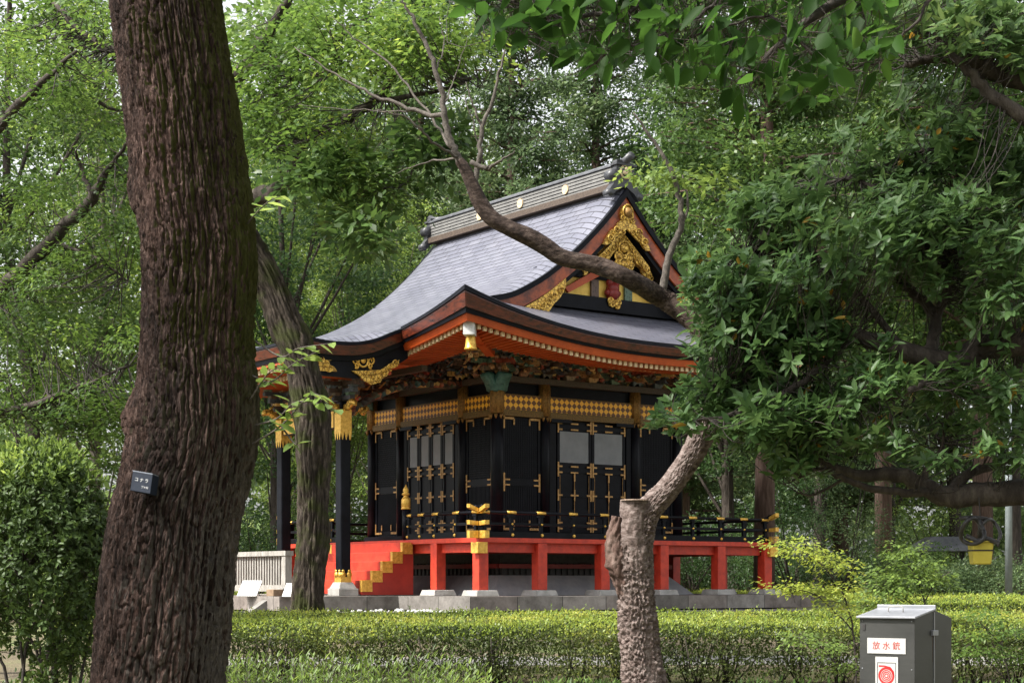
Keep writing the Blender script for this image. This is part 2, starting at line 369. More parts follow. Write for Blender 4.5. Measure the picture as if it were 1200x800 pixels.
def skirt_grid(sign, n=26, k=80):
    G = []; T = []
    for wq in np.linspace(0, 2.3, n):
        y = -E + wq; x0 = -E + wq
        xx = np.linspace(x0, 2 * MID - x0, k); d = xx - MID
        z = zroof(wq, d) - (0.012 if wq > 1.3 else 0) * 0
        if wq > 1.42: z = z - .05 * sst(1.42, 1.6, wq)
        yy = np.full_like(xx, y if sign < 0 else 2 * MID - y)
        G.append(np.stack([xx, yy, z], -1)); T.append(np.stack([xx, np.full_like(xx, wq)], -1))
    return G, T
uv_build('roof', [slope_grid(-1), slope_grid(1), skirt_grid(-1), skirt_grid(1)], M['roof'], shrine)

# kohai (front porch) roof
KY0, KY1, KX = -0.3, 5.7, -5.0
kvx = np.array([-2.2, -2.75, -2.97, -3.29, -3.61, -3.92, -4.54, -5.02]); kvz = np.array([6.02, 5.73, 5.655, 5.50, 5.405, 5.35, 5.325, 5.375])
def kz_edge(x): return np.interp(x, kvx[::-1], kvz[::-1])
kxs = np.linspace(-2.2, KX, 40); kzs = np.convolve(np.pad(kz_edge(kxs), 2, mode='edge'), np.ones(5) / 5, 'valid'); kzs[0] = kz_edge(kxs[0]); kzs[-1] = 5.37
def kze(x): return np.interp(x, kxs[::-1], kzs[::-1])
def kz(x, y):
    e_ = np.minimum(np.asarray(y) - KY0, KY1 - np.asarray(y)); t = sst(0, .55, e_)
    crown = np.interp(x, [KX, -3.9, -2.75, -2.2], [5.40, 5.56, 5.80, 5.93])
    return kze(x) * (1 - t) + crown * t
G = []; T = []
for x in kxs:
    yy = np.concatenate([np.linspace(KY0, KY0 + .6, 12)[:-1], np.linspace(KY0 + .6, KY1 - .6, 40), np.linspace(KY1 - .6, KY1, 12)[1:]])
    z = kz(x, yy); 
    if x > -2.5: z = np.minimum(z, zroof(x + E, yy - MID) - .01 + .0 * z)
    G.append(np.stack([np.full_like(yy, x), yy, z], -1)); T.append(np.stack([yy, np.full_like(yy, x + E)], -1))
uv_build('porch_roof', [(G, T)], M['roof'], shrine)

# eave edges: swept sections (w inward, dz below the roof edge)
def drop(s): return .24 * np.abs(s) ** 4
def sweep(mb, F, sec, s0=-1, s1=1, n=61, closed=True):
    G = []
    for (wq, dz) in sec + ([sec[0]] if closed else []):
        s = np.linspace(s0, s1, n); a = MID + s * (5.45 - wq); z = prof(0) + lift(s * 5.45) + dz - drop(s) * min(1, max(0, -dz / .27))
        G.append([F(a_, E - wq, z_) for a_, z_ in zip(a, z)])
    mb.grid(G)
SF = -3.02 / 5.45
def eave_part(name, sec, mat):
    mb = MB()
    for k, F in FACES.items():
        if k == 'front':
            sweep(mb, F, sec, -1, SF, 24); sweep(mb, F, sec, -SF, 1, 24)
        else: sweep(mb, F, sec)
    return mb.build(name, mat, shrine)
eave_part('eave_edge', [(-.015, .012), (-.02, -.06), (.03, -.215), (.30, -.20), (.5, -.02), (.3, .0)], M['fascia'])
eave_part('eave_capping', [(-.035, .03), (-.045, -.035), (-.0205, -.045), (-.018, .0), (.06, .035), (.05, .05)], M['black'])
eave_part('eave_batten', [(.055, -.217), (.07, -.275), (.22, -.275), (.22, -.217)], M['black'])
def eave_full(name, sec, mat):
    mb = MB()
    for F in FACES.values(): sweep(mb, F, sec)
    return mb.build(name, mat, shrine)
eave_full('eave_board', [(.12, -.277), (.17, -.42), (.34, -.42), (.34, -.277)], M['orange'])
eave_full('soffit', [(.2, -.38), (1.05, -.28), (1.06, -.33), (2.9, .06), (2.9, .10), (.9, -.22)], M['orange'])
# rafters: two tiers on every side, tips gilt
def rafter_row(F, w0, w1, dz0, dz1, wid, hgt, name):
    mb = MB(); n = 68
    lim = 5.45 - w0 - .12
    for d in np.linspace(-lim, lim, n):
        s = d / (5.45 - w0); z0 = prof(0) + lift(s * 5.45) + dz0 - drop(s); z1 = z0 + dz1 - lift(s * 5.45) * .25
        we = min(w1, 5.45 - abs(d) - .02)
        z1 = z0 + (z1 - z0) * (we - w0) / (w1 - w0)
        P = [F(MID + d + sx * wid / 2, E - ww, zz + h_) for (ww, zz) in ((w0, z0), (we, z1)) for h_ in (-hgt, 0) for sx in (-1, 1)]
        mb.mi = 0; mb.hexa(P)
        mb.mi = 1
        P = [F(MID + d + sx * (wid / 2 + .004), E - ww, zz + h_) for (ww, zz) in ((w0 - .006, z0), (w0 + .05, z0)) for h_ in (-hgt - .004, .004) for sx in (-1, 1)]
        mb.hexa(P)
    return mb.build(name, [M['orange'], M['pale_gold']], shrine)
for F in FACES.values():
    rafter_row(F, .27, 1.3, -.425, .06, .075, .085, 'flying_rafters')
    rafter_row(F, .95, 2.85, -.375, .40, .085, .09, 'base_rafters')
mb = MB()      # hip rafter ends at the four corners, each with a pale metal sleeve
for sx, sy in ((-1, -1), (1, -1), (-1, 1), (1, 1)):
    def hp(r, zz, t): return (MID + sx * (MID + r) + t * sx * .7, MID + sy * (MID + r) - t * sy * .7, zz)
    mb.mi = 0; mb.hexa([hp(r, z + h_, t) for r, z in ((.6, 5.30), (2.42, 5.48)) for h_ in (0, .2) for t in (-.1, .1)])
    mb.mi = 1; mb.hexa([hp(r, z + h_, t) for r, z in ((2.30, 5.40), (2.46, 5.42)) for h_ in (0, .30) for t in (-.12, .12)])
mb.build_each('hip_rafter', [M['orange'], M['white']], shrine)

# porch verge and front edge
def porch_edge(sec, name, mat):
    mb = MB(); G = []
    xs = np.linspace(-2.6, KX, 40); ys = np.linspace(KY0, KY1, 40)
    for (wq, dz) in sec + [sec[0]]:
        row = [(x + (wq if x < -4.5 else 0) * min(1, (-4.5 - x) / .5) if False else x, KY0 + wq, kze(x) + dz) for x in xs[:-1]]
        row += [(KX + wq, y, kz(KX, y) + dz) for y in np.linspace(KY0 + wq, KY1 - wq, 40)]
        row += [(x, KY1 - wq, kze(x) + dz) for x in xs[::-1][1:]]
        G.append(row)
    mb.grid(G); return mb.build(name, mat, shrine)
porch_edge([(-.015, .012), (-.02, -.06), (.03, -.25), (.3, -.23), (.4, -.05)], 'porch_eave_edge', M['fascia'])
porch_edge([(-.035, .03), (-.045, -.035), (-.0205, -.045), (-.018, 0), (.06, .035)], 'porch_eave_capping', M['black'])
porch_edge([(.055, -.252), (.075, -.36), (.22, -.36), (.22, -.25)], 'porch_eave_batten', M['black'])
mb = MB()
for yb, s in ((KY0 + .12, 1), (KY1 - .12, -1)):     # black verge boards under the porch edge
    xs = np.linspace(-2.5, KX + .15, 26); top = [kze(x) - .34 for x in xs]
    bot = [kze(x) - .34 - np.interp(x, [-5, -4.2, -3.3, -2.5], [.34, .36, .44, .36]) for x in xs]
    mb.grid([[(x, yb, t) for x, t in zip(xs, top)], [(x, yb, t) for x, t in zip(xs, bot)], [(x, yb + s * .1, t) for x, t in zip(xs, bot)], [(x, yb + s * .1, t) for x, t in zip(xs, top)], [(x, yb, t) for x, t in zip(xs, top)]])
mb.build_each('porch_verge_board', M['black'], shrine)
mb = MB()
for y in np.linspace(KY0 + .2, KY1 - .2, 40):
    for x0, x1, dz, i in ((KX + .22, KX + 1.2, -.40, 0), (KX + .75, -2.9, -.50, 0)):
        mb.mi = 0; mb.box(x0, x1, y - .04, y + .04, 5.37 + dz - .09, 5.37 + dz)
        mb.mi = 1; mb.box(x0 - .012, x0 + .03, y - .044, y + .044, 5.37 + dz - .094, 5.374 + dz)
mb.build('porch_rafters', [M['orange'], M['pale_gold']], shrine)
mb = MB(); mb.box(KX + .2, -2.4, KY0 + .23, KY1 - .23, 5.0, 5.02); mb.box(KX + .1, KX + .3, KY0 + .2, KY1 - .2, 4.985, 5.04); mb.build('porch_soffit', M['orange'], shrine)

# ---- gable ends
def pr(x): return float(prof(5.45 - abs(x - MID)) - .17 * float(sst(1.2, 2.4, 5.45 - abs(x - MID))))
gx = np.linspace(MID - 3.76, MID + 3.76, 81)
for yq, s, nm in ((YG, 1, 'near'), (2 * MID - YG, -1, 'far')):
    def bandstrip(mb, d0, d1, y0, y1, xs=gx):
        rows = []
        for (dz, y) in ((d0, y0), (d1, y0), (d1, y1), (d0, y1), (d0, y0)):
            rows.append([(x, y, pr(x) + lift_g(x) - dz * np.sqrt(1 + slope(x) ** 2)) for x in xs])
        mb.grid(rows)
    def lift_g(x): wq = 5.45 - abs(x - MID); return float(lift(4.03) * max(0, 1 - wq / 3.2) ** 1.3)
    def slope(x): wq = 5.45 - abs(x - MID); return float(np.polyval(np.polyder(pc), wq))
    mb = MB(); bandstrip(mb, -.02, .09, yq - .03 * s, yq + .35 * s); mb.build('gable_capping', M['black'], shrine)
    mb = MB(); bandstrip(mb, .09, .35, yq + .02 * s, yq + .12 * s); mb.build('bargeboard', M['barge'], shrine)
    mb = MB(); bandstrip(mb, .35, .45, yq + .07 * s, yq + .6 * s); mb.build('bargeboard_lining', M['black'], shrine)
    yw = yq + .62 * s
    poly = [(x, pr(x) - .2) for x in gx if pr(x) - .2 > 6.45]; poly = [(poly[0][0], 6.45)] + poly + [(poly[-1][0], 6.45)]
    mb = MB(); mb.prism(poly, lambda a, b, t: (a, t, b), yw, yw + .08 * s)
    mb.box(MID - 2.6, MID + 2.6, yw - .17 * s, yw - .002 * s, 6.55, 6.86); mb.box(MID - 2.2, MID + 2.2, yw - .1 * s, yw - .003 * s, 7.28, 7.38)
    mb.build('gable_wall', M['black'], shrine)
    mb = MB(); mb.box(MID - 1.9, MID + 1.9, yw - .04 * s, yw - .001 * s, 6.862, 7.278); mb.build('gold_panel', M['gold_leaf'], shrine)
    # red painted strut figure on the gold panel
    mb = MB(); mb.smooth = True
    for cx_, cz_, r_ in ((MID, 7.1, .16), (MID - .09, 7.24, .09), (MID + .1, 7.22, .09), (MID, 6.98, .17), (MID - .15, 7.0, .08), (MID + .15, 7.0, .08)):
        mb.lathe((cx_, yw - .12 * s, cz_ - r_), [(r_ * math.sin(t), r_ - r_ * math.cos(t)) for t in np.linspace(.15, math.pi - .15, 8)], 10)
    mb.build('red_carved_strut', M['red_dark'], shrine)
    mb = MB()
    for sx in (-1, 1):
        mb.box(MID + sx * .5 - .11, MID + sx * .5 + .11, yw - .1 * s, yw - .03 * s, 6.865, 7.27); mb.box(MID + sx * 1.55 - .16, MID + sx * 1.55 + .16, yw - .1 * s, yw - .03 * s, 6.865, 7.27)
    mb.build_each('brown_strut', M['bracket'], shrine)

    # gilt ornaments : plates with scroll work
    def scroll(mb, cx_, cz_, r, turns, dirn, th, y, ph=0):
        t = np.linspace(0, 1, int(14 * turns) + 4); an = ph + dirn * t * turns * 2 * math.pi; rr = r * (1 - .82 * t)
        mb.tube(np.stack([cx_ + rr * np.cos(an), np.full_like(t, y), cz_ + rr * np.sin(an)], -1), th * (1 - .4 * t), 6)
    mb = MB(); xfp = lambda a, b, t: (a, t, b)
    yo = yq - .035 * s
    # pendant under the apex
    def outline(pts): return [(MID + a, b) for a, b in pts] + [(MID - a, b) for a, b in pts[::-1] if abs(a) > 1e-6]
    half = [(0, 8.96), (.15, 8.9), (.20, 8.74), (.16, 8.6), (.26, 8.52), (.36, 8.38), (.50, 8.30), (.62, 8.12), (.70, 7.98), (.60, 7.96), (.50, 8.02), (.40, 8.14), (.28, 8.2), (.14, 8.3), (0, 8.4)]
    mb.prism(outline(half)[::-1], xfp, yo, yo + .05 * s)
    mb.smooth = True
    for sx in (-1, 1):
        scroll(mb, MID + sx * .50, 8.14, .11, 1.5, sx, .022, yo - .02 * s); scroll(mb, MID + sx * .32, 8.34, .11, 1.5, sx, .022, yo - .02 * s); scroll(mb, MID + sx * .14, 8.62, .08, 1.3, -sx, .018, yo - .02 * s); scroll(mb, MID + sx * .16, 8.32, .08, 1.3, sx, .018, yo - .02 * s)
        scroll(mb, MID + sx * .38, 8.27, .07, 1.2, -sx, .015, yo - .02 * s)
    an = np.linspace(0, 2 * math.pi, 25); mb.tube(np.stack([MID + .14 * np.cos(an), np.full_like(an, yo - .02 * s), 8.78 + .17 * np.sin(an)], -1), .022, 6)
    mb.build('gable_pendant', M['filigree'], shrine)
    mb = MB(); mb.smooth = True; mb.lathe((MID, yo - .01 * s, 8.67), [(.02, 0), (.09, .03), (.11, .11), (.09, .19), (.02, .22)], 12); mb.build('pendant_boss', M['gold_dull'], shrine)
    # inner chevron with openwork
    mb = MB(); yi = yq + .12 * s
    for sx in (-1, 1):
        pts = [(0, 8.36), (.80 * sx, 7.64), (.84 * sx, 7.46), (.70 * sx, 7.50), (.58 * sx, 7.60), (.42 * sx, 7.66), (.30 * sx, 7.82), (0, 8.06)]
        mb.smooth = False; mb.prism([(MID + a, b) for a, b in pts], xfp, yi, yi + .06 * s)
        mb.smooth = True
        for q in np.linspace(.08, 1, 8): scroll(mb, MID + sx * .74 * q, 8.22 - .68 * q, .075, 1.4, sx, .017, yi - .02 * s, q * 3)
    for a, z_, r_ in ((0, 7.96, .20), (-.16, 7.76, .13), (.16, 7.76, .13), (0, 7.60, .17), (-.2, 7.58, .1), (.2, 7.58, .1), (0, 7.42, .10)):
        scroll(mb, MID + a, z_, r_, 2.2, 1, .026, yi - .04 * s)
        mb.lathe((MID + a, yi - .02 * s, z_ - r_ * .5), [(.01, 0), (r_ * .6, r_ * .3), (r_ * .6, r_ * .7), (.01, r_)], 10)
    mb.build('gold_openwork', M['filigree'], shrine)
    for sx in (-1, 1):
        mb = MB(); mb.prism([(MID + sx * a, b) for a, b in ((.05, 7.75), (1.45, 6.98), (1.35, 6.87), (.05, 7.55))], xfp, yw - .2 * s, yw - .12 * s); mb.build('raking_strut', M['orange'], shrine)
        mb = MB(); mb.smooth = True; zc_ = 6.98; xc_ = MID + sx * 1.85
        for k in range(6): scroll(mb, xc_ + .13 * math.cos(k * 1.05), zc_ + .13 * math.sin(k * 1.05), .11, 1.4, 1, .024, yw - .26 * s, k)
        mb.lathe((xc_, yw - .24 * s, zc_ - .16), [(.02, 0), (.14, .06), (.16, .16), (.14, .26), (.02, .32)], 12); mb.build('gilt_rosette', M['filigree'], shrine)
    mb = MB(); mb.smooth = True
    for k, (a, z_) in enumerate(((-.13, 6.80), (0, 6.78), (.13, 6.80), (-.08, 6.72), (.08, 6.72))): scroll(mb, MID + a, z_, .085, 1.4, (-1) ** k, .03, yw - .2 * s, k)
    mb.box(MID - .17, MID + .17, min(yw - .172 * s, yw - .2 * s), max(yw - .172 * s, yw - .2 * s), 6.68, 6.86); mb.build('gilt_strut_foot', M['filigree'], shrine)
    # gilt plates along the bargeboards, at the feet and near the apex
    for sx in (-1, 1):
        mb = MB()
        P = lambda x: pr(x) + lift_g(x)
        a0, a1 = MID + sx * 1.75, MID + sx * 3.05
        n_ = 9; xs = np.linspace(a0, a1, n_); up = [(x, P(x) - .44) for x in xs]
        lo = [(x, P(x) - .44 - .40 * math.sin(.5 + 2.3 * i / (n_ - 1)) - .05 * (i % 2)) for i, x in enumerate(xs)]
        mb.prism(up + lo[::-1], xfp, yq + .0 * s, yq + .05 * s); mb.smooth = True
        for i in range(1, n_ - 1):
            scroll(mb, xs[i], (up[i][1] + lo[i][1]) / 2, .09, 1.4, (-1) ** i, .018, yq - .015 * s, i)
        mb.build('bargeboard_foot_ornament', M['filigree'], shrine)
        mb = MB()
        xs = np.linspace(MID + sx * .32, MID + sx * 1.0, 9); up = [(x, P(x) - .62) for x in xs]; lo = [(x, P(x) - .62 - .30 - .05 * (i % 2)) for i, x in enumerate(xs)]
        mb.prism(up + lo[::-1], xfp, yq + .3 * s, yq + .35 * s); mb.smooth = True
        for i in range(0, 9): scroll(mb, xs[i], (up[i][1] + lo[i][1]) / 2, .09, 1.3, (-1) ** i, .018, yq + .285 * s, i)
        mb.build('gable_lattice_ornament', M['filigree'], shrine)

# ---- main ridge
RY0, RY1 = -1.12, 6.52
mb = MB(); mb.box(MID - .33, MID + .33, RY0, RY1, 9.30, 9.44); mb.build('ridge_base', M['beam'], shrine)
mb = MB()
for i, z in enumerate((9.44, 9.52, 9.60, 9.68, 9.76)):
    mb.mi = 0; mb.box(MID - .27, MID + .27, RY0, RY1, z, z + .055); mb.mi = 1; mb.box(MID - .235, MID + .235, RY0 + .01, RY1 - .01, z + .055, z + .08)
mb.build('ridge_courses', [M['ridge_pale'], M['ridge']], shrine)
mb = MB(); mb.box(MID - .3, MID + .3, RY0 - .02, RY1 + .02, 9.84, 9.885); mb.smooth = True
an = np.linspace(0, math.pi, 10)
G = [[(MID + .21 * math.cos(t), y, 9.885 + .11 * math.sin(t)) for t in an] for y in (RY0 - .12, RY1 + .12)]
mb.grid(G); mb.add([g_ for g_ in G[0]], [tuple(range(10))]); mb.add([g_ for g_ in G[1]], [tuple(range(10))[::-1]])
mb.build('ridge_cap', M['ridge'], shrine)
for y in (4.18, 2.42, .6):
    for sx in (-1, 1):
        mb = MB(); mb.tube([(MID + sx * .25, y, 9.63), (MID + sx * .30, y, 9.63)], .11, 20); mb.smooth = True
        mb.build('ridge_crest', M['pale_gold'], shrine)
for yq, s in ((RY0, -1), (RY1, 1)):
    mb = MB(); xfp = lambda a, b, t: (a, t, b)
    half = [(0, 10.0), (.24, 9.98), (.27, 9.72), (.36, 9.6), (.34, 9.42), (.44, 9.3), (.50, 9.12), (.40, 9.10), (.28, 9.24), (0, 9.4)]
    mb.prism([(MID + a, b) for a, b in half] + [(MID - a, b) for a, b in half[::-1] if a > 0], xfp, yq + s * .0, yq + s * .17)
    mb.smooth = True
    for sx in (-1, 1): mb.tube([(MID + sx * .34, yq - s * .05, 9.62), (MID + sx * .34, yq + s * .2, 9.62)], .12, 14); mb.tube([(MID + sx * .44, yq - s * .02, 9.2), (MID + sx * .44, yq + s * .19, 9.2)], .085, 12)
    mb.tube([(MID, yq - s * .25, 9.93), (MID, yq + s * .16, 9.97), (MID, yq + s * .40, 10.07)], .09, 14)
    mb.smooth = False; mb.box(MID - .3, MID + .3, min(yq, yq + s * .22), max(yq, yq + s * .22), 9.86, 9.91)
    e = mb.build('ridge_end_tile', M['ridge_dark'], shrine)
    mb = MB(); mb.smooth = True; mb.tube([(MID, yq + s * .17, 9.72), (MID, yq + s * .2, 9.72)], .17, 20); mb.build('crest_disc', M['pale_gold'], e)
    mb = MB(); mb.smooth = True; mb.tube([(MID, yq + s * .201, 9.72), (MID, yq + s * .21, 9.72)], .13, 20); d_ = mb.build('crest_field', M['black_matt'], e)
    mb = MB(); mb.smooth = True
    for k in range(3):
        an = k * 2.094 + 1.57; mb.tube([(MID + .06 * math.cos(an), yq + s * .208, 9.72 + .06 * math.sin(an)), (MID + .06 * math.cos(an), yq + s * .222, 9.72 + .06 * math.sin(an))], .052, 10)
    mb.build('crest_leaf', M['pale_gold'], e)

# ---- walls and columns
COLS = (0, B1, B2, Wd)
ZD = 1.26
pos = sorted({(x, y) for x in COLS for y in (0, Wd)} | {(x, y) for y in COLS for x in (0, Wd)})
for (x, y) in pos:
    r_ = .145 if (x in (0, Wd) and y in (0, Wd)) else .125
    mb = MB(); mb.smooth = True; mb.lathe((x, y, ZD - .2), [(r_, 0), (r_, 4.0)], 24); c = mb.build('column', M['black'], shrine)
    mb = MB(); mb.smooth = True; mb.lathe((x, y, 4.12), [(r_ + .012, 0), (r_ + .012, .73)], 24); mb.build('column_wrap', M['gold_dull'], c)
    mb = MB(); mb.smooth = True
    for k in range(8):
        an = k * math.pi / 4; mb.tube([(x + (r_ + .012) * math.cos(an), y + (r_ + .012) * math.sin(an), 4.10), (x + (r_ + .014) * math.cos(an), y + (r_ + .014) * math.sin(an), 4.0)], [.05, .012], 6)
        mb.tube([(x + (r_ + .012) * math.cos(an), y + (r_ + .012) * math.sin(an), 4.2), (x + (r_ + .012) * math.cos(an), y + (r_ + .012) * math.sin(an), 4.8)], .012, 5)
    mb.build('wrap_tassel', M['gold_dull'], c)
def fbox(mb, F, a0, a1, o0, o1, z0, z1): mb.box(a0, a1, o0, o1, z0, z1, lambda a, o, z: F(a, o, z))
def fitting(par, F, a, z, o, h=.2, arms=(-1, 1), wv=.035, wa=.11, ys=(-.05, .05), mat='fitting'):
    mb = MB()
    fbox(mb, F, a - wv / 2, a + wv / 2, o, o + .014, z - h / 2, z + h / 2)
    for s in arms:
        for dz in ys:
            a0, a1 = sorted((a + s * wv / 2, a + s * (wv / 2 + wa))); fbox(mb, F, a0, a1, o, o + .012, z + dz - .018, z + dz + .018)
    mb.build('gilt_fitting', M[mat], par)
for fk, F in FACES.items():
    mb = MB(); fbox(mb, F, .1, Wd - .1, -.1, -.05, ZD - .2, 5.0); mb.build('wall_panel', M['black'], shrine)
    mb = MB(); fbox(mb, F, -.2, Wd + .2, -.09, .13, 4.85, 4.985); mb.build('plate_beam', M['beam'], shrine)
    mb = MB(); fbox(mb, F, -.16, Wd + .16, -.02, .17, ZD + .001, ZD + .17); mb.build('sill_beam', M['black'], shrine)
    mb = MB()
    for a0, a1 in zip(COLS[:-1], COLS[1:]): fbox(mb, F, a0 + .1, a1 - .1, -.045, .05, 4.235, 4.565)
    mb.build('lattice_band', M['lattice'], shrine)
    mb = MB()
    for a0, a1 in zip(COLS[:-1], COLS[1:]): fbox(mb, F, a0 + .1, a1 - .1, -.045, .10, 4.08, 4.225); fbox(mb, F, a0 + .1, a1 - .1, -.045, .06, 4.568, 4.585)
    mb.build('tie_beam', M['tie'], shrine)
    # side bays
    for a0, a1 in ((B1 * 0 + .14, B1 - .13), (B2 + .13, Wd - .14)):
        mb = MB(); fbox(mb, F, a0, a1, -.045, .0, ZD + .18, 4.075)
        fbox(mb, F, a0, a0 + .07, .0, .025, ZD + .18, 4.07); fbox(mb, F, a1 - .07, a1, .0, .025, ZD + .18, 4.07)
        fbox(mb, F, a0 + .07, a1 - .07, .0, .022, 2.5, 2.66)
        p = mb.build('side_bay_panel', M['black'], shrine)
        mb = MB()
        for q in np.arange(a0 + .11, a1 - .09, .052): fbox(mb, F, q - .008, q + .008, .001, .010, 2.67, 4.05); fbox(mb, F, q - .008, q + .008, .001, .010, ZD + .3, 2.49)
        for z in np.arange(2.72, 4.04, .052): fbox(mb, F, a0 + .075, a1 - .075, .0105, .014, z - .006, z + .006)
        mb.build('panel_lattice', M['black'], p)
        if fk in ('rear', 'far'): continue
        fm = 'fitting'
        fitting(p, F, a0 + .035, 2.58, .026, .42, (1,), .045, .14, (-.06, .06), fm); fitting(p, F, a1 - .035, 2.58, .026, .42, (-1,), .045, .14, (-.06, .06), fm)
        for z, sg in ((3.93, 1), (1.62, -1)):
            for a, s in ((a0 + .035, 1), (a1 - .035, -1)):
                mb = MB()
                fbox(mb, F, a - .02, a + .02, .026, .038, z - .13, z + .13); q0, q1 = sorted((a, a + s * .28)); fbox(mb, F, q0, q1, .024, .036, z + sg * .08, z + sg * .13)
                q0, q1 = sorted((a + s * .26, a + s * .3)); fbox(mb, F, q0, q1, .024, .036, z - .04 * 1, z + .1)
                mb.build('gilt_corner', M[fm], p)
    # central doors
    n = 4 if fk in ('front', 'rear') else 2
    edges = np.linspace(1.69, 3.75, n + 1)
    mb = MB(); fbox(mb, F, 1.48, 1.66, -.045, .03, ZD + .18, 4.075); fbox(mb, F, 3.78, 3.92, -.045, .03, ZD + .18, 4.075); mb.build_each('door_jamb', M['black'], shrine)
    mb = MB(); fbox(mb, F, 1.46, 2.05, -.04, .13, 4.0, 4.078); fbox(mb, F, 3.4, 3.94, -.04, .13, 4.0, 4.078); mb.build_each('door_bracket', M['black'], shrine)
    for a0, a1 in zip(edges[:-1], edges[1:]):
        a0 += .012; a1 -= .012; am = (a0 + a1) / 2
        mb = MB(); fbox(mb, F, a0, a1, -.04, .0, ZD + .2, 4.0)
        for q in (a0, a1 - .07): fbox(mb, F, q, q + .07, .0, .028, ZD + .2, 4.0)
        for z in (ZD + .2, 1.9, 2.29, 2.86, 3.86): fbox(mb, F, a0 + .07, a1 - .07, .0, .024, z, z + .09)
        if n == 2: fbox(mb, F, am - .025, am + .025, .0, .02, ZD + .29, 2.86)
        dr = mb.build('door', M['black'], shrine)
        mb = MB(); fbox(mb, F, a0 + .075, a1 - .075, .001, .014, 3.09, 3.815); mb.build('grey_screen', M['grey_panel'], dr)
        if fk in ('rear', 'far'): continue
        for z, h in ((3.93, .30), (2.93, .34), (2.33, .26), (1.62, .3)):
            ys = (-.07, .07) if h > .28 else (0,)
            fitting(dr, F, a0 + .02, z, .029, h, (1,), .04, .10, ys); fitting(dr, F, a1 - .02, z, .029, h, (-1,), .04, .10, ys)
            if n == 2:
                if h < .28: fitting(dr, F, am, z, .026, .26, (-1, 1), .035, .10, (0,))
                elif z > 2.5:
                    mb = MB()
                    for yy in ys: fbox(mb, F, am - .11, am + .11, .026, .037, z + yy - .017, z + yy + .017)
                    if z < 3: fbox(mb, F, am - .02, am + .02, .026, .038, 2.66, 2.84)
                    mb.build('gilt_bar', M['fitting'], dr)
        if n == 2:
            mb = MB()
            fbox(mb, F, am - .008, am + .008, .024, .031, ZD + .3, 2.66); 
            for q in (a0 + .075, a1 - .075): fbox(mb, F, q - .006, q + .006, .024, .031, ZD + .3, 2.8)
            mb.build('gilt_line', M['gold_dull'], dr)

# ---- bracketing under the eaves
def bracket_set():
    mb = MB()
    def bx(a0, a1, o0, o1, z0, z1): mb.box(a0, a1, -o1, -o0, z0, z1)
    mb.hexa([(a * f, -(.0 + o * f), z) for z, f in ((4.99, .75), (5.10, 1.1)) for o in (-.13, .13) for a in (-.13, .13)])
    for k in range(3):
        z = 5.08 + .155 * k; o = .0 + .26 * k
        bx(-.05, .05, -.1, o + .42, z, z + .1)                      # projecting arm
        bx(-.30, .30, o - .045, o + .045, z + .001, z + .099)         # parallel arm
        for a in (-.26, 0, .26):
            mb.hexa([(a + x * f, -(o + y * f), zz) for zz, f in ((z + .1, .7), (z + .155, 1)) for y in (-.075, .075) for x in (-.075, .075)])
        mb.hexa([(x * f, -(o + .34 + y * f), zz) for zz, f in ((z + .1, .7), (z + .155, 1)) for y in (-.075, .075) for x in (-.075, .075)])
        mb.hexa([(x, -(o + .42 + q), z + zz) for zz, q in ((-.06, .16), (.1, 0)) for q2 in (0, ) for x in (-.05, .05) for q in (q, q + .06)][:8])
    me_o = mb.build('bracket_set', M['bracket'], shrine); return me_o
b0 = bracket_set()
nb = 8; spots = []
for fk, F in FACES.items():
    for a in np.linspace(0, Wd, nb + 1):
        rot = {'side': 0, 'front': -90, 'rear': 90, 'far': 180}[fk]; p = F(a, 0, 0); spots.append((p[0], p[1], rot))
for i, (x, y, rot) in enumerate(spots):
    o = b0 if i == 0 else b0.copy()
    if i: col.objects.link(o)
    o.location = (x, y, 0); o.rotation_euler = (0, 0, R(rot))
mb = MB()
for F in FACES.values():
    fbox(mb, F, -.1, Wd + .1, -.05, -.01, 4.986, 5.8)
    for k in range(3):
        o = .26 * k; fbox(mb, F, -o, Wd + o, o - .03, o + .03, 5.08 + .155 * k + .16, 5.08 + .155 * k + .24)
mb.build('carved_frieze', M['carving'], shrine)
mb = MB()
for F in FACES.values():
    mb.grid([[F(-o, o, z), F(Wd + o, o, z)] for o, z in ((.05, 5.25), (.3, 5.42), (.62, 5.52), (1.2, 5.60))])
    fbox(mb, F, -.95, Wd + .95, .85, .97, 5.40, 5.52)
mb.build('carved_cove', M['carving'], shrine)
# carved relief bosses between the brackets
mb = MB(); mb.smooth = True
for F in FACES.values():
    for i in range(90):
        a = random.uniform(-.5, Wd + .5); k = random.random(); o = .06 + .75 * k; z = 5.05 + .36 * k + random.uniform(-.05, .1); r_ = random.uniform(.035, .075)
        p = F(a, o, z); mb.lathe((p[0], p[1], p[2] - r_), [(r_ * math.sin(t), r_ - r_ * math.cos(t)) for t in np.linspace(.2, math.pi - .2, 6)], 8)
tag(mb.build('carved_bosses', M['bracket'], shrine), kind='stuff')
